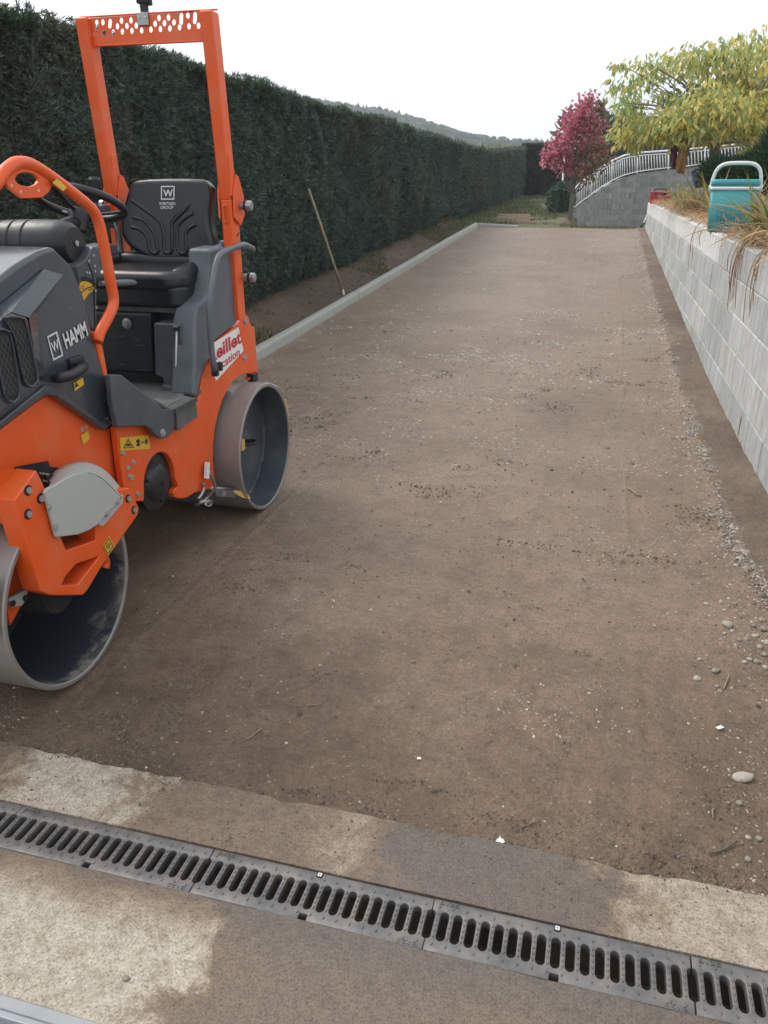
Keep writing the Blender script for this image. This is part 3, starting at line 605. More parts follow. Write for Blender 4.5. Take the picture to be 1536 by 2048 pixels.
# stickers on the side plate
def sticker(name, pts, m, x, parent=R_): return prism(name, [S(k, u, v, x=x+.0015) for k, u, v in pts], (.001, 0, 0), m, parent)
s = sticker('rental_sticker', [(3, 852, 1352), (3, 1035, 1236), (3, 1070, 1402), (3, 878, 1612), (3, 835, 1480)], 'white', px_)
text('lettering', 'Reillet', S(3, 832, 1500, x=px_+.003), S(3, 1058, 1345, x=px_+.003), S(3, 822, 1400, x=px_+.003), 'red', s, .001, .03)
text('lettering', 'Location', S(3, 868, 1565, x=px_+.003), S(3, 1045, 1432, x=px_+.003), S(3, 862, 1505, x=px_+.003), 'red', s, .001, .015)
s = sticker('warning_sticker', [(5, 142, 642), (5, 352, 620), (5, 368, 722), (5, 150, 737)], 'yellow', px_)
def spt(u, v): return S(5, u, v, x=px_+.003)
prism('triangle', [spt(170, 720), (spt(250, 714)), spt(205, 648)], (.0006, 0, 0), 'ink', s, holes=[[spt(180, 714), spt(240, 709), spt(205, 660)]])
for q in ([(190, 706), (230, 702), (222, 690), (205, 678), (195, 692)], [(262, 665), (280, 650), (292, 662), (290, 676), (270, 680)], [(264, 690), (282, 678), (294, 688), (290, 702), (270, 704)],
          [(296, 676), (308, 668), (308, 674), (318, 673), (318, 667), (328, 675), (318, 682), (318, 677), (308, 678), (308, 684)], [(326, 668), (336, 648), (347, 660), (348, 670), (343, 690), (332, 690), (334, 672)]):
    prism('pictogram', [spt(*a) for a in q], (.0006, 0, 0), 'ink', s)
s = prism('lashing_mark', [spt(382, 784), spt(438, 780), spt(438, 812), spt(422, 826), spt(398, 826), spt(382, 812)], (.0006, 0, 0), 'ink', R_, holes=[[spt(387, 790), spt(433, 786), spt(433, 810), spt(420, 820), spt(400, 820), spt(387, 810)]])
prism('arrow_mark', [spt(408, 826), spt(424, 826), spt(424, 836), spt(432, 836), spt(416, 848), spt(401, 836), spt(408, 836)], (.0006, 0, 0), 'ink', R_)
text('mark_lettering', 'MAN', spt(389, 812), spt(431, 808), spt(389, 798), 'ink', R_, .001)
# ---- scrapers, tow hooks, small brackets
bar = S(5, 775, 1020, x=-.10); 
tube('scraper_rod', [S(5, 765, 1008, x=-.12), S(5, 970, 1018, x=-.045)], .009, 'steel', R_, 8)
prism('scraper_bracket', [S(5, 810, 1022, x=-.09), S(5, 985, 1035, x=-.03), S(5, 990, 1080, x=-.03), S(5, 860, 1072, x=-.08), S(5, 835, 1050, x=-.09)], (0, .006, 0), 'steel', R_, bev=.001)
prism('scraper', [S(5, 972, 1028, x=-.035), S(5, 1058, 1040, x=-.006), S(5, 1097, 1090, x=.004), S(5, 1040, 1080, x=-.01), S(5, 985, 1050, x=-.03)], (0, .010, 0), 'yellowplastic', R_, bev=.002)
cyl('bracket_bolt', S(5, 910, 1050, x=-.062), S(5, 910, 1050, x=-.062)+np.array([.004, -.014, 0]), .009, 'bolt', R_, 6)
tube('pull_lever', [S(5, 815, 1045, x=-.085), S(5, 745, 1115, x=-.075)], .008, 'steel', R_, 8, flat=.5)
tube('lock_pin', [S(5, 700, 1135, x=-.10), S(5, 745, 1110, x=-.07), S(5, 815, 1115, x=-.055)], .009, 'steel', R_, 8)
tube('lock_ring', smoothpath([S(5, 770, 1130, x=-.06), S(5, 800, 1140, x=-.055), S(5, 818, 1118, x=-.055), S(5, 795, 1100, x=-.06)], 5, True), .004, 'bolt', R_, 6, True)
tube('chain_link', smoothpath([S(5, 800, 885, x=-.09), S(5, 815, 930, x=-.085), S(5, 832, 960, x=-.082), S(5, 845, 1010, x=-.08), S(5, 850, 1060, x=-.08)], 4), .006, 'steel', R_, 6)
tube('chain_shackle', smoothpath([S(5, 750, 970, x=-.09), S(5, 760, 1010, x=-.088), S(5, 740, 1060, x=-.088), S(5, 715, 1090, x=-.09)], 4), .007, 'steel', R_, 6)
prism('paper_tag', [S(5, 766, 820, x=px_+.014), S(5, 803, 822, x=px_+.014), S(5, 797, 944, x=px_+.014), S(5, 760, 936, x=px_+.014)], (.001, 0, 0), 'white', R_)
text('tag_print', 'H 8 00131', S(5, 776, 925, x=px_+.016), S(5, 781, 830, x=px_+.016), S(5, 770, 925, x=px_+.016), 'ink', R_, .0006)
box('rear_bracket', S(5, 1118, 200, x=-.10), (.03, .05, .04), 'black', R_, bev=.004)
prism('scraper', [(-.05, YR+.262, .43), (-.012, YR+.264, .43), (-.008, YR+.29, .34), (-.05, YR+.29, .35)], (0, .012, 0), 'yellowplastic', R_, bev=.002)
tube('scraper_rod', smoothpath([(-.08, YR+.20, .52), (-.035, YR+.225, .50), (-.02, YR+.25, .46), (-.02, YR+.272, .41)], 5), .005, 'steel', R_, 6)
# ---- roll bar: lower posts, hinges, upper frame with perforated crossbeam
PW, PD = .049, .064
xo = -.072
def post(x0, name, lowz, y0, z1, y1, parent):
    V = []
    for z, y in ((lowz, y0), (z1, y1)):
        V += [(x0, y-PD, z), (x0, y, z), (x0-PW, y, z), (x0-PW, y-PD, z)]
    return mk(name, V, [(0, 1, 5, 4), (1, 2, 6, 5), (2, 3, 7, 6), (3, 0, 4, 7), (0, 3, 2, 1), (4, 5, 6, 7)], 'orange', parent, bev=.008, seg=3)
ytop, yb = .672, .722; ZT = 1.932; ZH = 1.335
fr = empty('roll_bar', (0, 0, 0)); fr.parent = R_
xl_ = -.632
for x0 in (xo, xl_+PW):
    lp = post(x0, 'lower_post', .835, .722, ZH-.03, yb, R_)
    up = post(x0-.002, 'upper_post', ZH-.035, yb, ZT, ytop, fr)
    # hinge cheeks and pins
    for dx in (.004, -PW-.012):
        prism('hinge_plate', [(x0+dx, yb-PD*1.0, ZH-.10), (x0+dx, yb-PD*.2, ZH-.13), (x0+dx, yb+.03, ZH-.09), (x0+dx, yb+.03, ZH-.02), (x0+dx, yb-.005, ZH+.05), (x0+dx, yb-.03, ZH+.06), (x0+dx, yb-PD*.9, ZH+.0)], (.008, 0, 0), 'orange', R_, bev=.002)
    prism('hinge_tongue', [(x0+.006, yb-PD-.002, ZH+.13), (x0+.006, yb-PD+.018, ZH+.14), (x0+.006, yb-PD+.026, ZH-.02), (x0+.006, yb-PD-.004, ZH-.02)], (-.012, 0, 0), 'orange', fr, bev=.003)
    prism('slot_plate', [(x0-.02, yb-PD-.004, ZH-.05), (x0-.034, yb-PD-.004, ZH-.05), (x0-.034, yb-PD-.004, ZH-.12), (x0-.02, yb-PD-.004, ZH-.12)], (0, -.006, 0), 'orange', R_, holes=[[(x0-.023, yb-PD-.004, ZH-.058), (x0-.031, yb-PD-.004, ZH-.058), (x0-.031, yb-PD-.004, ZH-.112), (x0-.023, yb-PD-.004, ZH-.112)]], bev=.002)
    sg = 1 if x0 > -.2 else -1; xf = x0 if sg > 0 else x0-PW
    for zz, ln in ((ZH-.055, .055), (ZH-.33, .05)):
        p = lathe('pin', [(0, .014), (ln*.6, .014), (ln*.62, .019), (ln*.95, .019), (ln, .015), (ln, 0)], (xf+sg*.008, yb-.012, zz), (sg, 0, 0), 'steel', R_, 16)
        lathe('pin_collar', [(ln*.45, .011), (ln*.45, .022), (ln*.55, .022), (ln*.55, .011)], (xf+sg*.008, yb-.012, zz), (sg, 0, 0), 'black', p, 14)
    for q in range(2): cyl('screw', (xf+sg*.0, yb-.02-.012*q, ZH-.16-.006*q), (xf+sg*.002, yb-.02-.012*q, ZH-.16-.006*q), .004, 'dark', R_, 8)
# crossbeam
cbx0, cbx1 = xl_-.002, xo+.0; ybm = ytop-PD*.55
def bmpt(u, v): return S(1, u, v, y=ybm)
ztop = ZT+.006; zbot = ZT-.090
holes = []
cr = lambda u, v, r=.0085: [bmpt(u, v)+np.array([r*math.cos(t), 0, r*1.25*math.sin(t)]) for t in np.linspace(0, 2*PI, 10, endpoint=False)]
for u, v in [(508, 110), (600, 102), (647, 100), (580, 130), (627, 128), (673, 126), (786, 88), (833, 86), (767, 117), (813, 114), (860, 110), (700, 150), (746, 146), (793, 143), (840, 140), (888, 134), (929, 76), (982, 127), (1004, 97), (935, 130), (470, 166), (515, 163), (560, 160), (605, 156), (652, 152)]:
    holes.append(cr(u, v))
for u, v0, v1 in [(476, 100, 150), (543, 96, 138), (896, 66, 122), (964, 62, 116)]:
    a = bmpt(u, v0); b = bmpt(u, v1); r = .0085; q = []
    for t in np.linspace(0, PI, 6): q.append(a+np.array([r*math.cos(t), 0, r*math.sin(t)-.006]))
    for t in np.linspace(PI, 2*PI, 6): q.append(b+np.array([r*math.cos(t), 0, r*math.sin(t)+.006]))
    holes.append(q)
prism('crossbeam_plate', [(cbx0+PW+.0, ybm, ztop-.006), (cbx1-PW, ybm, ztop-.006), (cbx1-PW, ybm, zbot), (cbx0+PW, ybm, zbot)], (0, .005, 0), 'orange', fr, holes=holes)
prism('crossbeam_flange', [(cbx0+.004, ybm-.002, ztop-.005), (cbx1-.004, ybm-.002, ztop-.005), (cbx1-.004, ytop-.001, ztop+.001), (cbx0+.004, ytop-.001, ztop+.001)], (0, 0, .006), 'orange', fr, bev=.003)
prism('crossbeam_flange', [(cbx0+PW, ybm-.002, zbot-.004), (cbx1-PW, ybm-.002, zbot-.004), (cbx1-PW, ytop-.001, zbot), (cbx0+PW, ytop-.001, zbot)], (0, 0, .006), 'orange', fr, bev=.003)
# beacon mount
bp = bmpt(712, 95)
box('beacon_bracket', bp+np.array([0, -.006, 0]), (.046, .006, .042), 'steel', fr, bev=.002)
for q in (-1, 1): bolt(bp+np.array([q*.014, -.009, .004]), .004, (0, -1, 0), .003, 'bolt', False, fr)
st_ = lathe('beacon_socket', [(-.03, .014), (.02, .016), (.022, .026), (.03, .027), (.034, .02), (.06, .018), (.075, .02), (.09, .012), (.13, .012)], (bp[0], bp[1]+.012, ztop+.01), (0, 0, 1), 'black', fr, 16)
box('beacon_latch', (bp[0]+.024, bp[1]+.012, ztop+.035), (.02, .012, .022), 'black', fr, bev=.003)
# ---- grey rear fender console
def Sx(pts, x): return [S(3, u, v, x=x) for u, v in pts]
fx = -.092
fo = Sx([(845, 690), (935, 668), (1022, 690), (1032, 1212), (880, 1335), (850, 1430), (792, 1560), (748, 1725), (722, 1720), (735, 1500), (735, 1200), (760, 1080), (828, 1010), (836, 960), (846, 860)], fx)
fo = [p for p in fo]
prism('fender', fo, (-.10, 0, 0), 'midgrey', R_, bev=.016, seg=3)
fo2 = [(mir(p[0]), p[1], p[2]) for p in fo]; prism('fender', fo2, (.10, 0, 0), 'midgrey', R_, bev=.016, seg=3)
prism('fuel_cap_pad', [S(3, u, v, x=-.13) for u, v in ((850, 682), (930, 652), (985, 668), (985, 705), (860, 720))], (-.05, 0, 0), 'blue', R_, bev=.006)
box('filler_neck', S(3, 970, 665, x=-.15), (.07, .06, .04), 'midgrey', R_, bev=.012)
# grab handle
gh = [(903, 1560), (868, 1560), (862, 1500), (848, 1380), (832, 1180), (832, 1080), (852, 940), (878, 800), (905, 735), (960, 700), (1062, 664), (1095, 668), (1138, 690), (1125, 735)]
tube('grab_handle', smoothpath([S(3, u, v, x=-.052 if 1 < i < 12 else -.075) for i, (u, v) in enumerate(gh)][1:-1], 6), .0115, 'midgrey', R_, 12)
box('handle_foot', S(3, 872, 1530, x=-.062), (.026, .022, .055), 'black', R_, bev=.004)
box('handle_foot', S(3, 908, 1510, x=-.085), (.018, .018, .036), 'black', R_, bev=.004)
# ---- floor, step, boxes under the seat
stx = -.062
step = [(5, 75, 186), (5, 95, 178), (5, 160, 182), (5, 470, 432), (5, 545, 432), (5, 548, 545), (5, 530, 600), (5, 500, 640), (5, 455, 650), (5, 412, 628), (5, 370, 575), (5, 335, 555), (5, 130, 566), (5, 90, 380)]
prism('step_side', pl(step, stx), (-.020, 0, 0), 'grey', R_, bev=.004)
zf = S(5, 160, 182, x=stx)[2]
za = S(5, 470, 432, x=stx)
fl = [S(5, 160, 184, x=stx), za, S(5, 545, 428, x=stx), S(5, 695, 352, x=stx-.04), S(5, 690, 330, x=stx-.06)]
# the tread plate slopes from the floor out to the step
ya, yc_ = S(5, 160, 182, x=stx)[1], S(5, 545, 430, x=stx)[1]
zs = .62; za = np.array([stx, .045, zs])
prism('tread_plate', [(-.10, .0, zs), (-.098, .043, zs), (-.063, .052, zs), (-.064, .215, zs), (-.30, .30, zs), (-.30, .0, zs)], (0, 0, -.012), 'tread', R_, bev=.002)
yq = .215
prism('step_riser', [(stx-.002, za[1]+.02, zs-.012), (stx-.002, yq, zs-.012), (stx-.002, yq+.005, zs-.075), (stx-.002, za[1]+.02, zs-.085)], (-.02, 0, 0), 'tread', R_, bev=.003)
nt_ = 14
for k in range(nt_):
    yy = za[1]+(yq-za[1])*(k+.5)/nt_; box('tread_tooth', (stx+.002, yy, zs-.004), (.010, .007, .014), 'tread', R_)
prism('floor_plate', [(-.07, ya-.02, zf-.0), (-.07, za[1], zs+.002), (-.70, za[1], zs+.002), (-.70, ya-.02, zf)], (0, 0, -.012), 'tread', R_, bev=.002)
prism('floor_plate', [(-.105, za[1], zs+.002), (-.105, .20, zs+.002), (-.22, .40, zs+.002), (-.70, .40, zs+.002), (-.70, za[1], zs+.002)], (0, 0, -.012), 'tread', R_)
ybx = .33
box_pts = [S(3, u, v, y=ybx) for u, v in ((95, 1130), (418, 1140), (445, 1565), (130, 1545))]
prism('battery_cover', [box_pts[0]-np.array([.2, 0, 0]), box_pts[1], box_pts[2], box_pts[3]-np.array([.2, 0, 0])], (0, .10, 0), 'black', R_, bev=.012, seg=3)
kp_ = S(3, 262, 1210, y=ybx-.004); lathe('cover_knob', [(0, .02), (.006, .02), (.008, .012), (.02, .011), (.02, 0)], kp_, (0, -1, 0), 'steel', R_, 18)
for (u0, v0, u1, v1) in ((175, 1300, 235, 1302), (300, 1310, 350, 1330), (310, 1360, 380, 1365), (200, 1490, 250, 1500), (330, 1450, 390, 1462), (330, 1530, 390, 1535)):
    a = S(3, u0, v0, y=ybx-.001); b = S(3, u1, v1, y=ybx-.001); tube('moulded_line', [a, b], .0016, 'grey', R_, 5)
sp = [S(3, u, v, y=ybx-.03) for u, v in ((438, 1205), (630, 1215), (640, 1290), (735, 1700), (520, 1665), (500, 1590), (452, 1575))]
prism('seat_console', sp, (0, .14, 0), 'grey', R_, bev=.010, seg=3)
tube('gas_strut', [S(3, 605, 1245, y=ybx-.045), S(3, 597, 1672, y=ybx-.045)], .0032, 'silver', R_, 6)
lathe('strut_ball', [(-.012, .004), (-.01, .010), (.01, .010), (.012, .004)], S(3, 603, 1245, y=ybx-.045), (1, 0, 0), 'black', R_, 10)
box('seat_box', (XM, .50, .72), (.52, .22, .36), 'black', R_)
prism('console_foot', [S(3, u, v, y=ybx-.05) for u, v in ((498, 1640), (735, 1690), (738, 1725), (505, 1675))], (0, .05, 0), 'tread', R_, bev=.004)
# seat plate
sy = .36
prism('seat_plate', [(-.66, sy, .905), (-.20, sy, .905), (-.165, sy+.06, .905), (-.165, .70, .905), (-.66, .70, .905)], (0, 0, .02), 'tread', R_, bev=.003)
box('seat_suspension', (XM, .55, .83), (.40, .26, .15), 'black', R_, bev=.01)
# ---- seat: cushion, backrest with raised ribs and print
seat = empty('operator_seat', (0, 0, 0)); seat.parent = R_
def pillow(name, outline, d, m, parent, bev, seg=5): return prism(name, outline, d, m, parent, bev=bev, seg=seg)
def rrect(x0, x1, y0, y1, r, z, n=6, skew=0):
    out = []
    for cx, cy, a0 in ((x1-r, y1-r, 0), (x0+r, y1-r, 90), (x0+r, y0+r, 180), (x1-r, y0+r, 270)):
        for k in range(n+1): a = math.radians(a0+90*k/n); out.append((cx+r*math.cos(a), cy+r*math.sin(a), z))
    return out
pillow('seat_base', rrect(-.625, -.155, .33, .72, .05, .925), (0, 0, .085), 'seat', seat, .02)
pillow('cushion', rrect(-.635, -.150, .315, .70, .08, .985), (0, 0, .075), 'seat', seat, .032)
for s_ in (-1, 1): tube('side_bolster', smoothpath([(XM+s_*.200, .35, 1.025), (XM+s_*.212, .48, 1.050), (XM+s_*.205, .64, 1.065)], 6), [.004]+[.026]+[.034]*10+[.012], 'seat', seat, 12)
box('seat_bridge', (XM, .66, 1.04), (.40, .10, .12), 'seat', seat, bev=.03, seg=4)
nB = nrm([0, -1, .16]); pB = (XM, .64, 1.25)
bo = [(300, 210), (400, 199), (520, 195), (680, 195), (780, 200), (812, 215), (829, 250), (832, 330), (822, 420), (820, 480), (836, 560), (856, 640), (850, 690), (800, 735), (700, 760), (560, 772), (440, 770), (375, 745), (300, 700), (238, 650), (212, 590), (206, 520), (213, 440), (230, 370), (250, 300), (272, 238)]
bpts = [SP(3, u, v, pB, nB) for u, v in bo]
back = pillow('backrest', bpts, -nB*.075, 'seat', seat, .028, 6)
def bp_(u, v, o=.004): return SP(3, u, v, pB, nB)+nB*o
for path in ([(290, 350), (380, 415), (470, 480), (500, 530), (515, 600), (518, 700), (545, 720), (572, 700), (572, 600), (572, 530), (590, 490), (650, 430), (690, 385)],
             [(300, 470), (370, 490), (420, 540), (455, 600), (465, 660), (480, 700), (455, 722), (420, 700), (410, 640), (390, 590), (340, 550), (290, 540)],
             [(720, 440), (670, 470), (620, 520), (608, 580), (610, 680), (640, 722), (675, 700), (668, 600), (690, 550), (740, 520)]):
    tube('rib', smoothpath([bp_(u, v, -.002) for u, v in path], 5), .0085, 'seat', seat, 8)
for path in ([(282, 335), (370, 395), (470, 462), (505, 510)], [(700, 372), (640, 420), (585, 465), (560, 510)]):
    tube('seam', smoothpath([bp_(u, v, -.001) for u, v in path], 5), .004, 'black', seat, 6)
prism('logo_frame', [bp_(497, 252, .0012), bp_(592, 250, .0012), bp_(590, 347, .0012), bp_(497, 347, .0012)], nB*.0008, 'silver', seat, holes=[[bp_(504, 260, .0012), bp_(585, 258, .0012), bp_(583, 339, .0012), bp_(504, 339, .0012)]])
text('logo_letter', 'W', bp_(512, 325), bp_(580, 325), bp_(512, 277), 'silver', seat, -.0026, .02)
text('lettering', 'WIRTGEN', bp_(483, 385), bp_(597, 385), bp_(483, 364), 'silver', seat, -.0026, .01)
text('lettering', 'GROUP', bp_(492, 411), bp_(583, 411), bp_(492, 391), 'silver', seat, -.0026, .01)
tube('seat_belt', smoothpath([S(3, 170, 480, y=.66), S(3, 195, 560, y=.62), S(3, 205, 640, y=.58), S(3, 215, 720, y=.52)], 5), .012, 'black', seat, 6, flat=.3)
box('belt_reel', S(3, 178, 500, y=.68), (.05, .05, .05), 'black', seat, bev=.006)
# ---- front frame and hood
fxp = -.135
ff = pl([(4, 0, 1640), (4, 430, 1310), (4, 520, 1320), (4, 950, 1630), (4, 1050, 1600), (6, 870, 200), (6, 940, 380), (6, 1005, 552), (6, 900, 560)], fxp)
ff = [np.array(p) for p in ff]+[np.array([fxp, -.40, .30]), np.array([fxp, -.98, .36]), np.array([fxp, -.98, .62])]
prism('front_frame', ff, (2*(XM-fxp), 0, 0), 'orange', R_, bev=.008)
prism('recess_shade', pl([(6, 105, 300), (6, 340, 258), (6, 352, 300), (6, 440, 310), (6, 440, 470), (6, 130, 470)], fxp+.004), (.003, 0, 0), 'dark', R_)  # flat dark plate on the frame, painting the shade of its opening
prism('type_plate', [S(6, u, v, x=-.06) for u, v in ((278, 335), (342, 350), (365, 415), (330, 460), (300, 400))], (.02, 0, 0), 'ink', R_)
text('plate_print', 'CE EN 500', S(6, 284, 352, x=-.038), S(6, 352, 362, x=-.038), S(6, 281, 338, x=-.038), 'silver', R_, .0008)
text('plate_print', '77777', S(6, 308, 404, x=-.038), S(6, 350, 418, x=-.038), S(6, 306, 392, x=-.038), 'silver', R_, .0008)
s = sticker('small_sticker', [(4, 735, 1690), (4, 800, 1645), (4, 815, 1720), (4, 755, 1772)], 'yellow', fxp+.001)
for u, v in ((742, 1632), (780, 1608)): bolt(S(4, u, v, x=fxp), .005, h=.005)
# articulation joint between the two frames
box('pivot_block', (XM, -.20, .40), (.26, .22, .20), 'black', R_, bev=.02)
for z in (.34, .47): cyl('pivot_pin', (XM, -.24, z-.03), (XM, -.24, z+.03), .05, 'steel', R_, 20)
prism('hinge_bracket', [S(5, 150, 745, x=-.118), S(5, 185, 740, x=-.118), S(5, 200, 840, x=-.118), S(5, 195, 940, x=-.118), S(5, 178, 1000, x=-.118)], (-.02, 0, 0), 'red', R_)
for u, v in ((172, 850), (200, 920)): cyl('hose_fitting', S(5, u, v, x=-.12), S(5, u, v, x=-.12)+np.array([.025, -.01, 0]), .009, 'bolt', R_, 8)
# hood
hx = -.115
hood = [(2, 530, 955), (2, 722, 1142), (4, 772, 420), (4, 852, 760), (4, 1012, 1380), (4, 1045, 1478), (4, 1010, 1600), (4, 960, 1648), (4, 740, 1490), (4, 500, 1322), (4, 430, 1318), (4, 200, 1490), (4, 0, 1650)]
hp = [S(k, u, v, x=hx) for k, u, v in hood]
zlow = hp[-1][2]; ylow = hp[-1][1]
hp += [np.array([hx, -.99, zlow-.08]), np.array([hx, -1.04, zlow+.05]), np.array([hx, -1.03, .92]), np.array([hx, -.97, 1.01]), np.array([hx, -.86, 1.075])]
hp += [S(2, 0, 1262, x=hx), S(2, 130, 1160, x=hx), S(2, 260, 1075, x=hx), S(2, 400, 995, x=hx)]
prism('hood', hp, (2*(XM-hx), 0, 0), 'hoodgrey', R_, bev=.014, seg=4)
# lip along the lower edge of the hood
lip = [S(4, u, v, x=hx+.012) for u, v in ((-60, 1690), (0, 1640), (200, 1485), (425, 1325), (500, 1330), (620, 1410), (800, 1530), (958, 1645), (1012, 1595), (1100, 1535), (1110, 1500), (1092, 1476), (1050, 1478), (985, 1520), (940, 1560), (700, 1385), (520, 1250), (470, 1228), (420, 1232), (200, 1400), (0, 1560), (-60, 1605))]
prism('hood_lip', lip, (-.03, 0, 0), 'hoodgrey', R_, bev=.008, seg=3)
prism('lip_catch', [S(4, u, v, x=hx+.016) for u, v in ((1010, 1590), (1100, 1535), (1112, 1500), (1092, 1474), (1050, 1478), (975, 1530))], (-.04, 0, 0), 'hoodgrey', R_, bev=.008)
# raised vent housing with its bright bevel
ox = hx+.045
B_ = [S(4, u, v, x=ox) for u, v in ((-330, 960), (40, 600), (100, 562), (262, 612), (318, 900), (348, 1150), (330, 1230), (300, 1270), (200, 1350), (0, 1500), (-330, 1750))]
prism('vent_housing', B_, (-.05, 0, 0), 'hoodgrey', R_, bev=.010, seg=3)
# bevel from the hood down to the housing face
T_ = [S(4, -330, 800, x=hx+.004), S(4, 0, 500, x=hx+.004), S(4, 400, 172, x=hx+.004), S(4, 500, 205, x=hx+.004), S(4, 575, 226, x=hx+.004)]
Bf = [S(4, -330, 965, x=ox-.002), S(4, 40, 603, x=ox-.002), S(4, 100, 565, x=ox-.002), S(4, 180, 590, x=ox-.002), S(4, 262, 614, x=ox-.002)]
mk('vent_bevel', T_+Bf+[T_[-1]*0+S(4, 345, 560, x=hx+.003), S(4, 410, 1160, x=hx+.002), S(4, 345, 1150, x=ox-.004)], [(0, 1, 6, 5), (1, 2, 7, 6), (2, 3, 8, 7), (3, 4, 9, 8), (4, 10, 9), (10, 11, 12, 9)], 'hoodgrey', R_)
# air slots: frame, dark sheet painting the shade inside, wire mesh
def vent(loop, x):
    o = [S(4, u, v, x=x+.004) for u, v in loop]; c = sum(o)/len(o); inn = [c+(p-c)*np.array([1, .86, .93]) for p in o]
    f = prism('vent_frame', o, (.008, 0, 0), 'hoodgrey', R_, holes=[inn], bev=.003)
    prism('vent_shade', inn, (.0008, 0, 0), 'dark', f)
    wv = []; wf = []; ymn = min(p[1] for p in inn); ymx = max(p[1] for p in inn); zmn = min(p[2] for p in inn); zmx = max(p[2] for p in inn)
    poly = [(p[1], p[2]) for p in inn]
    def inside(y, z):
        r = False; j = len(poly)-1
        for i in range(len(poly)):
            if (poly[i][1] > z) != (poly[j][1] > z) and y < (poly[j][0]-poly[i][0])*(z-poly[i][1])/(poly[j][1]-poly[i][1])+poly[i][0]: r = not r
            j = i
        return r
    stp = .015
    for sgn in (1, -1):
        k = -60
        while k < 60:
            # short pieces of wire along y = y0 + t, z = z0 + sgn*t*1.6
            t = 0
            for t in np.arange(-.5, .5, .008):
                y = (ymn+ymx)/2+k*stp+t; z = (zmn+zmx)/2+sgn*t*1.7; y2 = y+.0085; z2 = z+sgn*.0085*1.7
                if inside(y, z) and inside(y2, z2):
                    b0 = len(wv); w_ = .0006
                    wv += [(x+.0065, y-w_, z), (x+.0065, y+w_, z), (x+.0065, y2+w_, z2), (x+.0065, y2-w_, z2)]; wf.append((b0, b0+1, b0+2, b0+3))
            k += 1
    mk('wire_mesh', wv, wf, 'wire', f)['kind'] = 'stuff'
vent([(8, 610), (60, 594), (150, 596), (210, 615), (245, 720), (300, 980), (335, 1140), (338, 1200), (300, 1250), (255, 1248), (205, 1200), (170, 1050), (110, 780), (60, 690)], ox)
vent([(-120, 760), (-60, 715), (20, 710), (85, 740), (105, 830), (150, 1120), (175, 1290), (160, 1360), (110, 1400), (60, 1380), (20, 1310), (-30, 1050), (-90, 830)], ox)
# hood print
hz = hx+.002
prism('logo_frame', [S(4, u, v, x=hz) for u, v in ((427, 787), (517, 738), (574, 962), (484, 1008))], (.0008, 0, 0), 'silver', R_, holes=[[S(4, u, v, x=hz) for u, v in ((439, 800), (509, 760), (560, 952), (491, 988))]])
text('logo_letter', 'W', S(4, 482, 935, x=hz), S(4, 545, 898, x=hz), S(4, 456, 845, x=hz), 'silver', R_, .001, .02)
text('lettering', 'HAMM', S(4, 602, 900, x=hz), S(4, 802, 775, x=hz), S(4, 563, 765, x=hz), 'silver', R_, .001, .03)
sticker('small_sticker', [(4, 668, 1212), (4, 752, 1160), (4, 762, 1225), (4, 680, 1282)], 'yellow', hx+.001)
prism('sticker_mark', [S(4, u, v, x=hx+.005) for u, v in ((683, 1255), (715, 1234), (693, 1200))], (.0005, 0, 0), 'ink', R_)
# hood handle
tube('hood_handle', smoothpath([S(4, 535, 1165, x=hx), S(4, 540, 1160, x=hx+.035), S(4, 620, 1150, x=hx+.045), S(4, 700, 1110, x=hx+.045), S(4, 745, 1075, x=hx+.035), S(4, 765, 1060, x=hx)], 6), .015, 'black', R_, 10)
box('handle_plate', S(4, 700, 1050, x=hx+.006), (.012, .07, .05), 'black', R_, bev=.004)
# console behind the hood
cons = [S(2, u, v, x=-.20) for u, v in ((760, 1150), (850, 1090), (930, 950), (985, 990), (1010, 1140), (1000, 1240), (960, 1260), (960, 1800), (900, 1760), (820, 1480))]
prism('control_console', cons, (-.38, 0, 0), 'grey', R_, bev=.004)
tube('console_seam', [S(2, 870, 1115, x=-.199), S(2, 920, 1240, x=-.199), S(2, 930, 1400, x=-.199), S(2, 945, 1800, x=-.199)], .0018, 'dark', R_, 5)
for u, v in ((875, 1100), (930, 1150), (935, 1200), (855, 1215), (880, 1218), (940, 1395), (948, 1560), (920, 1045)): bolt(S(2, u, v, x=-.20), .0045, h=.004, washer=False)
sec = [S(2, u, v, x=-.198) for u, v in ((790, 1320), (820, 1300), (865, 1305), (905, 1325), (930, 1365), (915, 1400), (880, 1420), (850, 1465), (835, 1490), (820, 1485), (800, 1425), (785, 1360))]
prism('throttle_dial', sec, (.001, 0, 0), 'yellow', R_)
tube('dial_line', smoothpath([S(2, 805, 1420, x=-.196), S(2, 850, 1375, x=-.196), S(2, 925, 1350, x=-.196)], 4), .0016, 'ink', R_, 5)
text('dial_print', 'min', S(2, 875, 1398, x=-.197), S(2, 918, 1385, x=-.197), S(2, 873, 1375, x=-.197), 'ink', R_, .0008)
text('dial_print', 'O', S(2, 805, 1385, x=-.197), S(2, 832, 1375, x=-.197), S(2, 803, 1345, x=-.197), 'ink', R_, .0008)
prism('dial_slot', [S(2, u, v, x=-.199) for u, v in ((798, 1270), (830, 1250), (900, 1275), (940, 1330), (925, 1350), (890, 1310), (830, 1300))], (.0012, 0, 0), 'dark', R_)
# throttle lever
tl = [S(2, 990, 1325, x=-.17), S(2, 1150, 1318, x=-.17), S(2, 1280, 1312, x=-.17), S(2, 1345, 1315, x=-.17)]
tube('throttle_lever', smoothpath(tl, 5), [.0085, .0085, .009, .0095, .010, .010, .0105, .0105, .0105, .0105, .010, .0095, .009, .0085, .007, .005], 'midgrey', R_, 10)
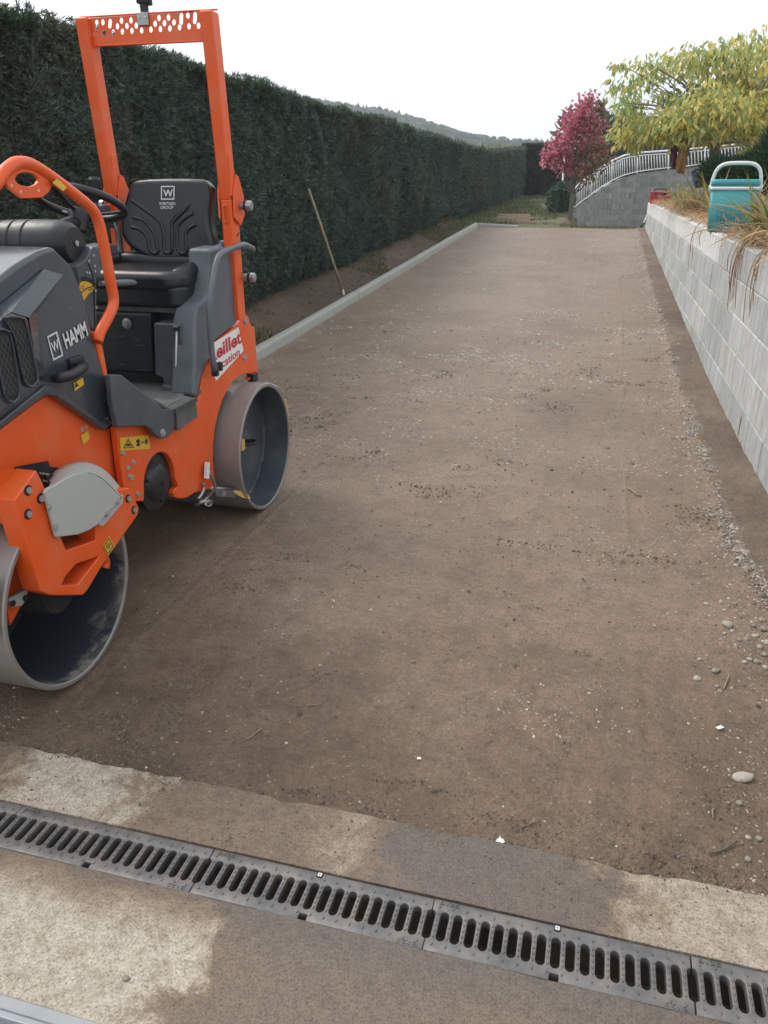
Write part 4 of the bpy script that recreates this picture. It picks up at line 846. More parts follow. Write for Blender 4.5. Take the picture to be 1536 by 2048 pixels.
# ---- dashboard drum, steering column and wheel, lever
da = S(2, 872, 935, x=-.20)
lathe('dashboard_pod', [(-.40, .02), (-.395, .045), (-.36, .066), (-.33, .068), (-.325, .064), (-.32, .068), (-.28, .070), (-.275, .066), (-.27, .070), (-.23, .072), (-.225, .068), (-.22, .072), (-.18, .073), (-.175, .069), (-.17, .073), (-.08, .073), (-.05, .066), (-.03, .052), (-.028, 0)], da+np.array([0, -.02, 0]), (1, 0, 0), 'black', R_, 36)
bolt(da+np.array([-.026, -.02, .004]), .006, h=.004)
wc = L(160, 406, x=XM); wn = nrm([0, .42, 1.0])
wu = np.array([1., 0, 0]); wv_ = np.cross(wn, wu)
wr = .145
tube('steering_wheel', [wc+wr*(wu*math.cos(t)+wv_*math.sin(t)) for t in np.linspace(0, 2*PI, 48, endpoint=False)], .0135, 'black', R_, 10, True)
hub = wc-wn*.035
for t in (30, 150, 270):
    a = math.radians(t); e = wc+wr*(wu*math.cos(a)+wv_*math.sin(a)); tube('wheel_spoke', smoothpath([hub, hub+(e-hub)*.5-wn*.006, e], 5), .011, 'black', R_, 8, flat=.5)
lathe('wheel_hub', [(-.06, .03), (0, .036), (.012, .030), (.012, 0)], hub, wn, 'black', R_, 20)
tube('steering_column', [hub-wn*.03, da+np.array([-.19, -.01, .02])], .026, 'black', R_, 12)
kb = L(190, 372, x=-.60)
tube('drive_lever', [kb+np.array([0, -.02, -.20]), kb+np.array([0, 0, -.04])], .007, 'black', R_, 8)
lathe('lever_knob', [(-.055, .010), (-.04, .018), (0, .024), (.022, .026), (.032, .020), (.034, 0)], kb, (0, .05, 1), 'black', R_, 16)
box('lever_console', S(2, 1000, 580, x=-.62), (.06, .05, .03), 'grey', R_, bev=.008)
# ---- orange guard rail over the hood
rx_ = -.105
rail = [(-330, 640), (-230, 520), (-90, 390), (-10, 290), (60, 200), (150, 135), (240, 128), (330, 155), (430, 215), (560, 305), (700, 410), (850, 530), (935, 620), (985, 740), (1020, 900), (1060, 1100), (1100, 1330), (1125, 1470), (1115, 1560), (1060, 1680), (1000, 1790), (965, 1900)]
tube('guard_rail', smoothpath([S(2, u, v, x=rx_) for u, v in rail], 5), .0165, 'orange', R_, 14)
mr_ = [S(2, u, v, x=rx_) for u, v in rail]
tube('guard_rail', smoothpath([(mir(p[0]), p[1], p[2]-.0) for p in mr_][6:], 5), .0165, 'orange', R_, 12)
gus = [S(2, u, v, x=rx_) for u, v in ((35, 300), (75, 380), (205, 480), (400, 474), (470, 420), (500, 360), (420, 220), (300, 160), (180, 140), (90, 200))]
gc = S(2, 255, 292, x=rx_); ge = S(2, 368, 292, x=rx_)[1]-gc[1]; gv = gc[2]-S(2, 255, 362, x=rx_)[2]
prism('lifting_plate', [p+np.array([.005, 0, 0]) for p in gus], (-.010, 0, 0), 'orange', R_, holes=[[gc+np.array([.005, ge*math.cos(t), gv*math.sin(t)]) for t in np.linspace(0, 2*PI, 20, endpoint=False)]], bev=.002)
for u, v in ((205, 412), (382, 402), (115, 350)): cyl('plate_hole', S(2, u, v, x=rx_+.005), S(2, u, v, x=rx_+.0062), .0035, 'silver', R_, 8)
a, b, c, d = [S(2, u, v, x=rx_+.018) for u, v in ((518, 325), (562, 282), (662, 370), (625, 408))]
prism('rail_sticker', [a, b, c, d], (.001, 0, 0), 'yellow', R_)
prism('rail_foot', [S(2, u, v, x=rx_-.01) for u, v in ((930, 1800), (985, 1810), (1020, 1960), (985, 2010))], (-.03, 0, 0), 'orange', R_, bev=.004)
prism('rear_pillar', [S(4, u, v, x=rx_-.012) for u, v in ((850, 765), (935, 870), (960, 1000), (1020, 1370), (1005, 1380), (900, 960))], (-.03, 0, 0), 'orange', R_, bev=.004)
# ---- front yoke arm, crossbeam, cover
ax_ = .018
def A6(pts, x=ax_): return [S(6, u, v, x=x) for u, v in pts]
arm = A6([(105, 538), (262, 322), (300, 395), (330, 470), (560, 470), (860, 462), (930, 452), (1000, 602), (995, 640), (850, 852), (770, 955), (630, 1190), (600, 1222), (480, 1226), (372, 1226), (300, 1200)])
h1 = A6([(445, 812), (440, 700), (690, 680), (692, 828), (560, 872), (480, 902)]); h2_ = A6([(447, 1150), (470, 1095), (548, 1002), (715, 946), (560, 1148)])
prism('yoke_arm', arm, (-.062, 0, 0), 'orange', R_, holes=[h1, h2_], bev=.0045, seg=2)
prism('arm_web', A6([(150, 560), (880, 480), (620, 1180), (310, 1180)], ax_-.05), (-.012, 0, 0), 'orange', R_, holes=[A6([(450, 1145), (548, 1004), (712, 948), (562, 1144)], ax_-.05)])
mirarm = [np.array([mir(p[0]), p[1], p[2]]) for p in arm]; prism('yoke_arm', mirarm, (.062, 0, 0), 'orange', R_, bev=.0045)
a0 = arm[0]; a1 = arm[1]; yF = a0[1]; zB = S(6, 95, 742, x=ax_-.03)[2]
prism('yoke_beam', [(ax_-.003, yF, a0[2]-.004), (ax_-.003, a1[1], a1[2]-.002), (ax_-.003, a1[1]+.03, zB+.02), (ax_-.003, yF+.02, zB)], (2*(XM-ax_)+.006, 0, 0), 'orange', R_, bev=.006)
for u, v in ((200, 470), (290, 528), (200, 640)): bolt(S(6, u, v, x=ax_), .0095, h=.007, washer=2)
for u, v in ((918, 528), (962, 610)): bolt(S(6, u, v, x=ax_), .009, h=.007, washer=2)
cv = .034
cf = A6([(325, 482), (345, 456), (400, 430), (450, 398), (500, 368), (560, 346), (620, 340), (690, 358), (750, 395), (800, 445), (840, 488), (868, 512), (865, 545), (770, 640), (712, 712), (640, 760), (560, 790), (410, 808)], cv)
prism('drive_cover', cf, (-.012, 0, 0), 'cover', R_, bev=.004, seg=2)
fa = smoothpath(A6([(345, 456), (400, 430), (450, 398), (500, 368), (560, 346), (620, 340), (690, 358), (750, 395), (800, 445), (840, 488), (866, 512)], cv-.003), 3)
fb = smoothpath(A6([(338, 400), (380, 345), (425, 310), (480, 282), (545, 265), (610, 264), (680, 285), (745, 330), (805, 395), (850, 455), (872, 500)], -.055), 3)
nf = len(fa); fm = [a_*.25+b_*.75+np.array([.012, 0, .004]) for a_, b_ in zip(fa, fb)]
mk('cover_rim', fa+fm+fb, [(i, i+1, nf+i+1, nf+i) for i in range(nf-1)]+[(nf+i, nf+i+1, 2*nf+i+1, 2*nf+i) for i in range(nf-1)]+[tuple(2*nf+i for i in range(nf))], 'cover', R_, smooth=True)
fl_ = A6([(322, 480), (350, 470), (420, 800), (408, 812)], ax_+.004); prism('cover_flange', fl_, (.006, 0, 0), 'cover', R_)
prism('cover_flange', A6([(700, 720), (715, 660), (850, 545), (872, 500), (868, 560), (760, 690), (730, 722)], ax_+.004), (.006, 0, 0), 'cover', R_)
for u, v in ((352, 590), (398, 738), (772, 640), (850, 555)): bolt(S(6, u, v, x=cv+.002), .006, h=.005)
s = prism('pinch_sticker', A6([(735, 872), (782, 796), (822, 872), (775, 942)], ax_+.0015), (.001, 0, 0), 'yellow', R_)
prism('sticker_border', A6([(742, 872), (782, 808), (815, 872), (776, 930)], ax_+.003), (.0005, 0, 0), 'ink', s, holes=[A6([(747, 872), (782, 816), (810, 872), (776, 922)], ax_+.003)])
text('pictogram', '@', S(6, 762, 892, x=ax_+.003), S(6, 795, 885, x=ax_+.003), S(6, 762, 848, x=ax_+.003), 'ink', s, .0006)
tube('lashing_eye', smoothpath([S(6, 735, 940, x=-.05), S(6, 755, 985, x=-.05), S(6, 748, 1028, x=-.05)], 5), .016, 'orange', R_, 8)
# motor and inner web inside the front drum
prism('inner_web', [S(6, u, v, x=-.10) for u, v in ((130, 880), (300, 900), (330, 1190), (200, 1210), (75, 1440), (45, 1300), (60, 1050))], (-.02, 0, 0), 'orange', R_)
prism('web_bracket', [S(6, u, v, x=-.07) for u, v in ((66, 1250), (190, 1180), (200, 1200), (190, 1260), (160, 1300), (90, 1312))], (-.012, 0, 0), 'cover', R_, bev=.003)
for u, v in ((92, 1282), (180, 1245)): bolt(S(6, u, v, x=-.068), .006, m='dark', h=.004)
lathe('drive_motor', [(-.30, .09), (-.12, .085), (-.06, .07), (-.055, 0)], (0, YF, DR), (1, 0, 0), 'dark', R_, 24)
# front drum scrapers
prism('scraper', [S(6, u, v, x=-.05) for u, v in ((875, 1040), (918, 1105), (885, 1215), (870, 1200), (872, 1120))], (-.10, 0, 0), 'yellowplastic', R_, bev=.002)
prism('scraper', [(-.30, YF-.27, .40), (-.02, YF-.272, .40), (-.02, YF-.30, .30), (-.30, YF-.30, .30)], (0, -.008, 0), 'yellowplastic', R_, bev=.002)
prism('scraper_holder', [(-.30, YF-.285, .48), (-.015, YF-.285, .48), (-.015, YF-.292, .385), (-.30, YF-.292, .385)], (0, -.008, 0), 'midgrey', R_, bev=.003)
# ================================================================== TREES, SHRUBS, FAR GROUND
def barkmat(name, c): 
    m, n, p, o = newmat(name); v = coords(n, 'Object', (1, 1, .25)); t = noise(n, 60, 5, .7, v)
    r = ramp(n, t.outputs['Fac'], [(.3, tuple(x*.55 for x in c)), (.7, tuple(x*1.3 for x in c))]); n.links.new(r.outputs[0], p.inputs['Base Color']); p.inputs['Roughness'].default_value = .9
    bump(n, p, t.outputs['Fac'], .6, .01); return m
M['bark'] = barkmat('grey_bark', (.13, .11, .09)); M['palebark'] = barkmat('pale_bark', (.22, .19, .15)); M['wood'] = barkmat('weathered_wood', (.30, .24, .16)); M['plank'] = barkmat('pale_plank', (.42, .31, .22))
def leaves(P, D, lmin, lmax, cols, wid=.5, flop=.35, tw=.8):
    """folded leaves of two quads from points P along directions D"""
    k = len(P); d = D+rng.normal(0, flop, (k, 3)); d /= np.linalg.norm(d, axis=1)[:, None]
    s = np.cross(d, rng.normal(0, 1, (k, 3))*tw+np.array([0, 0, 1.])); s /= np.linalg.norm(s, axis=1)[:, None]+1e-9; n = np.cross(s, d)
    l = rng.uniform(lmin, lmax, k)[:, None]; w = l*wid*.5
    V = np.stack([P, P+d*l*.45+s*w+n*w*.35, P+d*l, P+d*l*.45-s*w+n*w*.35, P+d*l*.5], 1).reshape(-1, 3); b = np.arange(k)[:, None]*5
    F = np.concatenate([b+np.array([[0, 1, 4]]), b+np.array([[1, 2, 4]]), b+np.array([[0, 4, 3]]), b+np.array([[4, 2, 3]])])
    return V, F, np.repeat(cols, 5, 0)
def pick(pal, k, jit=.12):
    pal = np.array(pal); c = pal[rng.integers(0, len(pal), k)]; return np.clip(c*(1+rng.normal(0, jit, (k, 1))), 0, 1)
def ball(c, r, k, shell=.55):
    v = rng.normal(0, 1, (k, 3)); v /= np.linalg.norm(v, axis=1)[:, None]; q = (shell+(1-shell)*rng.random(k))[:, None]
    return np.array(c)+v*q*np.array(r), v
# ---- red maple on the lawn
mp = W(1140, 436, y=20.0); mz = float(lawn_z(np.array(mp[0]), np.array(20.0)))
maple = empty('maple_tree', (mp[0], 20, mz), 'young maple tree with pink and red autumn leaves on the lawn', 'tree'); ml = np.array(maple.location)
tk = tube('trunk', smoothpath([(0, 0, -.1), (.01, 0, .5), (-.01, .02, 1.1), (.03, 0, 1.7), (.06, .05, 2.5)], 5), [.055]*4+[.05]*4+[.045]*4+[.038]*4+[.032]*4+[.015], 'bark', maple, 8)
Vs = []; Fs = []; Cs = []; nb = 0
red = [(.50, .12, .18), (.60, .20, .27), (.42, .09, .13), (.58, .26, .31)]; rust = [(.30, .17, .09), (.22, .19, .09), (.36, .14, .09)]; mg = [(.12, .15, .07), (.10, .13, .06)]
for (u, v, r, n, pal) in [(1150, 265, .42, 900, red), (1120, 300, .34, 700, red), (1165, 225, .36, 650, red), (1178, 200, .24, 260, red), (1100, 312, .24, 380, red), (1190, 250, .36, 500, red+rust), (1200, 215, .22, 180, mg+rust), (1165, 310, .42, 700, rust+red), (1200, 300, .40, 600, rust), (1190, 335, .28, 280, rust+mg), (1130, 335, .22, 220, red), (1140, 235, .26, 330, red), (1170, 345, .2, 160, rust)]:
    c = W(u, v, y=20+random.uniform(-.3, .3))-ml; P, d = ball(c, (r, r, r*1.05), int(n*.50), .05); n = len(P); dd = d*.6+np.array([0, 0, -.35])
    V, F, cc = leaves(P, dd, .06, .12, pick(pal, n, .2), .75, .5); Vs.append(V); Fs.append(F+nb); Cs.append(cc); nb += len(V)
    tube('branch', smoothpath([(0.02, 0, max(.6, c[2]*.35)), c*np.array([.45, .5, .62]), c], 4), [.018]*4+[.012]*4+[.006], 'bark', tk, 5)
npmesh('crown', np.concatenate(Vs), np.concatenate(Fs), 'leaf', maple, np.concatenate(Cs))['kind'] = 'stuff'
# ---- large-leaved yellowing tree above the wall
ty = 11.6; tb = W(1432, 352, y=ty); yt = empty('yellowing_tree', (tb[0]-.0, ty, 1.0), 'spreading small tree with yellow-green drooping leaves growing above the block wall', 'tree'); yl = np.array(yt.location)
trk = tube('trunk', smoothpath([(0, 0, -.2), (.01, 0, .2), (-.03, 0, .55), (-.08, 0, .85)], 5), [.085]*5+[.075]*5+[.06]*5+[.05], 'bark', yt, 10)
YEL = [(.58, .50, .13), (.64, .55, .16), (.46, .48, .15), (.36, .42, .14), (.68, .53, .14), (.30, .37, .13), (.52, .50, .16)]; GRN = [(.26, .34, .13), (.34, .41, .15), (.30, .38, .14), (.46, .47, .15)]
spr = []
for (u, v, r, n, pl_) in [(1245, 175, .30, 70, GRN), (1262, 205, .24, 50, GRN), (1295, 135, .34, 80, GRN+YEL), (1345, 130, .36, 110, GRN+YEL), (1290, 160, .2, 25, GRN), (1400, 120, .46, 200, GRN+YEL), (1455, 110, .46, 220, YEL+GRN), (1510, 100, .46, 200, YEL+GRN), (1570, 110, .5, 150, YEL), (1480, 160, .5, 240, YEL), (1530, 170, .5, 240, YEL),
                       (1270, 240, .30, 110, YEL+GRN), (1255, 270, .26, 90, YEL), (1310, 250, .34, 150, YEL), (1360, 232, .36, 180, YEL), (1410, 215, .46, 240, YEL), (1470, 215, .46, 250, YEL), (1530, 230, .46, 250, YEL), (1300, 268, .26, 120, YEL+GRN), (1345, 264, .30, 150, YEL+GRN), (1395, 262, .32, 170, YEL+GRN), (1450, 262, .34, 170, YEL+GRN), (1510, 268, .36, 160, YEL+GRN), (1590, 210, .6, 240, YEL), (1640, 160, .6, 160, YEL), (1250, 215, .16, 30, GRN), (1235, 130, .10, 12, GRN), (1330, 190, .2, 40, GRN), (1430, 175, .3, 70, YEL), (1272, 292, .12, 30, YEL), (1500, 305, .2, 70, YEL)]:
    spr.append((W(u, v, y=ty+random.uniform(-.75, .75))-yl, r, n, pl_))
Vs = []; Fs = []; Cs = []; nb = 0; cand = []
for c, r, n, pl_ in spr:
    P, d = ball(c, (r, r*1.1, r*.55), int(n*1.55), .2); dd = d*np.array([.5, .5, .1])+np.array([0, 0, -.8]); cc = pick(pl_, len(P), .14)
    V, F, ccc = leaves(P, dd, .065, .125, cc, .38, .33, .9); Vs.append(V); Fs.append(F+nb); Cs.append(ccc); nb += len(V)
    m0 = np.array([-.08, 0, .8]) if c[2] > .7 else np.array([-.04, 0, .55])
    q = (c+m0)/2+np.array([0, 0, .12])
    if rng.random() < .5: tube('branch', smoothpath([m0, q+rng.normal(0, .08, 3), c+np.array([0, 0, .05])], 5), [.020]*5+[.011]*5+[.004], 'palebark', trk, 6)
    for z_ in range(2):
        e = c+rng.normal(0, r*.5, 3)*np.array([1, 1, .4]); tube('twig', [q, (q+e)/2+np.array([0, 0, .03]), e], [.008, .006, .003], 'palebark', trk, 5)
    for t in range(10):
        u_ = rng.normal(0, 1, 3); u_[1] = -abs(u_[1])-.6; u_ /= np.linalg.norm(u_); cand.append((c+u_*np.array([r, r*1.1, r*.62])*1.02, pl_))
npmesh('crown', np.concatenate(Vs), np.concatenate(Fs), 'leaf', yt, np.concatenate(Cs))['kind'] = 'stuff'
# the leaves that show largest stand on their own
lm = []
for k in range(8):
    c = np.array(YEL+GRN)[k % 9]; V, F, cc = leaves(np.zeros((1, 3)), np.array([[0, 0, -1.]]), .08, .13, np.array([c]), .40, .05, .2); o = npmesh('leaf', V, F, 'leaf', None, cc); lm.append(o.data); bpy.data.objects.remove(o)
for P, pl_ in cand[:290]:
    o = link('leaf', random.choice(lm), None, yt); o.location = P; o.rotation_euler = (random.gauss(0, .45), random.gauss(0, .45), random.uniform(0, 6.28))
# ---- shrubs
def shrub(name, loc, balls, pal, label, ll, n_per, cat='shrub', wid=.5, dirz=.2, group=None, stem=True):
    s = empty(name, loc, label, cat, group); Vs = []; Fs = []; Cs = []; nb = 0
    for (c, r) in balls:
        P, d = ball(c, r, n_per, .45); V, F, cc = leaves(P, d+np.array([0, 0, dirz]), ll*.6, ll*1.2, pick(pal, n_per, .22), wid, .5); Vs.append(V); Fs.append(F+nb); Cs.append(cc); nb += len(V)
        if stem: tube('stem', smoothpath([(c[0]*.1, c[1]*.1, -.05), (c[0]*.5, c[1]*.5, c[2]*.5), c], 3), [.03*max(r), .03*max(r), .025*max(r), .02*max(r), .018*max(r), .015*max(r), .01*max(r)][:7], 'bark', s, 5)
    npmesh('foliage', np.concatenate(Vs), np.concatenate(Fs), 'leaf', s, np.concatenate(Cs))['kind'] = 'stuff'; return s
c = W(1128, 430, y=23.0); shrub('round_shrub', (c[0], 23, float(lawn_z(c[0], 23.0))), [((-.18, 0, .35), (.30, .3, .35)), ((.02, .1, .5), (.24, .3, .35)), ((-.06, 0, .78), (.24, .25, .2)), ((-.3, .1, .6), (.2, .2, .25))], [(.06, .12, .07), (.09, .16, .10), (.04, .09, .05), (.12, .19, .13)], 'rounded broadleaf green shrub behind the maple trunk', .1, 900)
j = W(1500, 372, y=9.8); shrub('juniper_shrub', (j[0]+.14, 10.4, 1.02), [((-.34, .3, .44), (.22, .3, .10)), ((-.18, .2, .38), (.24, .3, .14)), ((-.05, .1, .38), (.26, .3, .22)), ((.12, 0, .46), (.22, .3, .28)), ((.22, 0, .72), (.18, .3, .28)), ((.4, .2, .5), (.4, .4, .5))], [(.020, .055, .026), (.035, .085, .04), (.028, .07, .03)], 'dark green feathery juniper beside the yellowing tree', .15, 2600, wid=.10, dirz=.35)
for (u, v, Y, r, lab) in ((1235, 285, 52, 3.2, 'dark evergreen tree standing behind the white railing, nearest the maple'), (1310, 290, 56, 3.8, 'dark evergreen tree behind the middle of the white railing'), (1420, 280, 60, 4.6, 'broad dark evergreen tree behind the yellowing tree'), (1560, 250, 58, 5, 'tall dark evergreen tree at the upper end of the white railing')):
    c = W(u, v, y=Y); g0 = float(lawn_z(np.array(c[0]), np.array(Y*1.0)))
    t = shrub('evergreen_tree', (c[0], Y, g0), [((random.uniform(-.6, .6)*r, random.uniform(-.5, .5)*r, c[2]-g0+random.uniform(-1.1, .35)*r), (r*.55, r*.55, r*.5)) for _ in range(12)], [(.035, .06, .035), (.05, .085, .045), (.025, .045, .03)], lab, .55, 500, 'tree', .5, .1, 'evergreen trees behind the railing', False)
    tube('trunk', [(0, 0, -.3), (0, 0, max(.5, c[2]-g0))], [.25, .12], 'bark', t, 8)
# pale bank beyond the hedge corner
c = W(1015, 292, y=75); shrub('hillside_thicket', (c[0], 75, -1.6), [((dx, random.uniform(-1, 1), c[2]+1.6-1.0+random.uniform(-.25, .1)), (2.2, 1.6, 1.1)) for dx in np.linspace(-9, 9, 9)], [(.17, .19, .07), (.22, .21, .08), (.13, .16, .06)], 'pale yellowish thicket showing above the hedge corner', .45, 400, 'shrub', .5, .2, None, False)
# ---- hills with far wood
ru = [300, 560, 640, 720, 760, 800, 850, 900, 950, 1000, 1050, 1100, 1200, 1320, 1500, 1800]; rv = [175, 196, 204, 219, 221, 232, 246, 262, 276, 281, 286, 288, 280, 272, 262, 255]
HK = 220/600
prof = [W(u, v, y=600) for u, v in zip(ru, rv)]
hxs = np.linspace(-390, 250, 90); hzs = np.interp(hxs, [p[0] for p in prof], [p[2] for p in prof])
V = []; 
for (yy, f) in ((330, 0), (420, .28), (510, .68), (600, 1.0), (680, .8), (770, 0)):
    for x, z in zip(hxs, hzs): V.append((x*HK*(yy/600)**.5, yy*HK, -1.7+(CAM_H+(z-CAM_H)*HK+1.7)*f+(random.uniform(-.2, .2) if 0 < f else 0)))
n = len(hxs); V = np.array(V); i_ = np.arange(5)[:, None]*n+np.arange(n-1)[None]
tag(npmesh('hill', V, np.stack([i_, i_+1, i_+n+1, i_+n], -1).reshape(-1, 4), 'field', smooth=True), kind='structure')
Vs = []; Fs = []; Cs = []; nb = 0
for k in range(7000):
    t = random.random(); x = random.uniform(-385, 240); yy = 600-(random.random()**1.3)*170; f = np.interp(yy, [420, 510, 600], [.28, .68, 1]); z = -1.8+(CAM_H+(np.interp(x, hxs, hzs)-CAM_H)*HK+1.7)*f; X = x*HK*(yy/600)**.5; yn = yy*HK
    conif = vnoise(np.array(x), np.array(yy), 40, 5) > .52; h = random.uniform(2.2, 5.2)*random.choice((.7, 1, 1)) if conif else random.uniform(2.0, 3.6); h *= HK*.95; r = h*(.34 if conif else .66); cc = np.array([(.022, .040, .028), (.034, .054, .032), (.05, .066, .03)][random.randrange(3)])
    ring = []
    for (hz_, rr) in (((.05, 1), (.4, .62), (.42, .8), (.72, .34), (1, .02)) if conif else ((.0, .5), (.3, 1), (.65, .95), (.9, .5), (1, .05))):
        for q in range(6): a = 2*PI*q/6+random.uniform(-.2, .2); ring.append((X+r*rr*math.cos(a)*random.uniform(.75, 1.2), yn+r*rr*math.sin(a), z+h*hz_+random.uniform(-.04, .04)*h))
    b = nb; nb += 30; Vs += ring
    for l in range(4):
        for q in range(6): Fs.append((b+l*6+q, b+l*6+(q+1) % 6, b+l*6+6+(q+1) % 6, b+l*6+6+q))
    Cs += [cc]*30
tag(npmesh('far_wood', np.array(Vs), np.array(Fs), 'stonecol', None, np.array(Cs)), 'far wooded ridge of dark conifers beyond the hedge', 'wood', None, 'stuff')
# ---- curved block wall and white railing at the far end
Yw = lambda u: np.interp(u, [1145, 1200, 1260, 1340, 1540, 1700], [31.0, 33.0, 34.5, 35.5, 36.5, 37.5])
tu = [1146, 1160, 1175, 1200, 1225, 1250, 1280, 1310, 1340, 1380, 1420, 1460, 1500, 1540, 1600, 1700]
bv_ = [420, 409, 398, 379, 364, 353, 346, 342, 339, 335, 329, 322, 316, 310, 302, 290]
tv = [381, 366, 355, 336, 321, 310, 305, 303, 301, 298, 294, 290, 286, 282, 276, 266]
pts = [W(u, v, y=float(Yw(u))) for u, v in zip(tu, bv_)]; tops = [W(u, v, y=float(Yw(u))) for u, v in zip(tu, tv)]
cum = np.concatenate([[0], np.cumsum([math.hypot(*(pts[i+1]-pts[i])[:2]) for i in range(len(pts)-1)])])
def at(s): return np.array([np.interp(s, cum, [p[i] for p in pts]) for i in range(3)])
def att(s): return np.array([np.interp(s, cum, [p[i] for p in tops]) for i in range(3)])
rw = empty('curved_wall', (float(pts[0][0]), float(pts[0][1]), -.8), 'curved grey block wall climbing beside the far ramp under the white railing', 'wall'); rl = np.array(rw.location)
zb0 = -.8; s = 0; Ltot = float(cum[-1]); cnt = 0
for cidx in range(0, 18):
    z0 = zb0+cidx*.2; z1 = z0+.2; s = -(.25 if cidx % 2 else 0)
    while s < Ltot:
        a = max(s, 0)+.006; b = min(s+.5, Ltot)-.006; s += .5
        if b-a < .06: continue
        pa, pb = at(a), at(b); ta, tb_ = min(z1-.008, pa[2]-.05), min(z1-.008, pb[2]-.05)
        if ta < z0+.03 and tb_ < z0+.03: continue
        ta = max(ta, z0+.002); tb_ = max(tb_, z0+.002); nn = nrm(np.cross(np.append((pb-pa)[:2], 0), [0, 0, 1.]))*(1); nn = nn if nn[1] < 0 else -nn
        q = [np.array([pa[0], pa[1], z0]), np.array([pb[0], pb[1], z0]), np.array([pb[0], pb[1], tb_]), np.array([pa[0], pa[1], ta])]
        V = [p-rl for p in q]+[p-nn*.19-rl for p in q]; cnt += 1
        mk('block', V, [(0, 1, 2, 3), (4, 7, 6, 5), (0, 4, 5, 1), (1, 5, 6, 2), (2, 6, 7, 3), (3, 7, 4, 0)], 'blockfar', rw)
# mortar and sloping cap
V = []; F = []; ss = np.linspace(0, Ltot, 40)
for s in ss:
    p = at(s); V += [np.array([p[0], p[1]+.012, zb0])-rl, np.array([p[0], p[1]+.012, p[2]-.055])-rl, np.array([p[0], p[1]+.18, p[2]-.055])-rl, np.array([p[0], p[1]+.18, zb0])-rl]
for i in range(39):
    for k in range(4): F.append((i*4+k, i*4+(k+1) % 4, i*4+4+(k+1) % 4, i*4+4+k))
mk('mortar', V, F, 'blockfar', rw)
V = []; F = []
for s in ss:
    p = at(s); V += [np.array([p[0], p[1]-.02, p[2]-.052])-rl, np.array([p[0], p[1]-.02, p[2]-.01])-rl, np.array([p[0], p[1]+.21, p[2]-.01])-rl, np.array([p[0], p[1]+.21, p[2]-.052])-rl]
for i in range(39):
    for k in range(4): F.append((i*4+k, i*4+(k+1) % 4, i*4+4+(k+1) % 4, i*4+4+k))
mk('cap', V, F, 'blockfar', rw)
# ground of the ramp behind the wall
V = []
for s in ss: p = at(s); V += [(p[0], p[1]+.2, p[2]-.06), (p[0]+1.5, p[1]+6, p[2]-.1)]
tag(npmesh('ramp', np.array(V), np.array([(2*i, 2*i+2, 2*i+3, 2*i+1) for i in range(39)]), 'lawnsoil'), kind='structure')
M['railwhite'] = paint('white_railing_paint', (.78, .79, .78), .4, 0, .15, (.4, .38, .34), .05, 10)
ra = empty('white_railing', tuple(pts[0]), 'white metal railing with upright bars on the curved far wall', 'railing'); al = np.array(ra.location)
tube('handrail', [att(s)-al+np.array([0, .09, 0]) for s in ss], .034, 'railwhite', ra, 8)
tube('top_rail', [att(s)-al+np.array([0, .09, -.10]) for s in ss], .018, 'railwhite', ra, 6)
tube('bottom_rail', [at(s)-al+np.array([0, .09, .07]) for s in ss], .018, 'railwhite', ra, 6)
s = .0; k = 0
while s < Ltot:
    a = at(s)-al+np.array([0, .09, 0]); b = att(s)-al+np.array([0, .09, -.09])
    if k % 11 == 0: tube('post', [a-np.array([0, 0, .06]), b+np.array([0, 0, .09])], .030, 'railwhite', ra, 6)
    else: tube('baluster', [a+np.array([0, 0, .07]), b], .016, 'railwhite', ra, 5)
    s += .13; k += 1
e0 = tops[0]-al; tube('rail_end', smoothpath([e0+np.array([0, .09, 0]), e0+np.array([-.12, .06, -.10]), e0+np.array([-.16, .06, -.32]), e0+np.array([-.06, .08, -.45])], 5), .026, 'railwhite', ra, 8)
# white stake by the maple
a = W(1126, 372, y=23.7); b = W(1128, 314, y=23.7); st = empty('white_stake', (a[0], 23.7, .58), 'thin white stake standing in the shrub beside the maple', 'stake')
tube('pole', [(0, 0, 0), (b[0]-a[0], 0, b[2]-.58)], .024, 'railwhite', st, 8); lathe('pole_cap', [(0, .034), (.02, .034), (.03, .0)], (b[0]-a[0], 0, b[2]-.585), (0, 0, 1), 'railwhite', st, 8)
# planks lying on the lawn
for k, (u0, v0, u1, v1, h, lab) in enumerate([(995, 440, 1058, 446, .0, 'weathered plank at the bottom of the pile on the lawn'), (997, 436, 1060, 441, .045, 'middle plank of the small pile lying on the lawn'), (998, 433, 1058, 438, .09, 'topmost plank of the small pile lying on the lawn'), (994, 445, 1070, 452, .0, 'single long batten lying in front of the plank pile')]):
    Y0, Y1 = 18.9+.12*k*(k < 3)-(.55 if k == 3 else 0), 18.7+.12*k*(k < 3)-(.55 if k == 3 else 0); a = W(u0, v0, y=Y0); b = W(u1, v1, y=Y1); z = max(float(lawn_z(a[0], Y0)), float(lawn_z(b[0], Y1)))+.02+h; d = b-a; d[2] = 0; ln = np.linalg.norm(d)
    o = box('plank', (0, 0, 0), (ln, .13 if k < 3 else .05, .035), 'plank', None, bev=.003); o.location = ((a[0]+b[0])/2, (a[1]+b[1])/2, z); o.rotation_euler = (0, 0, math.atan2(d[1], d[0])+.02*k); tag(o, lab, 'plank', 'planks on the lawn')
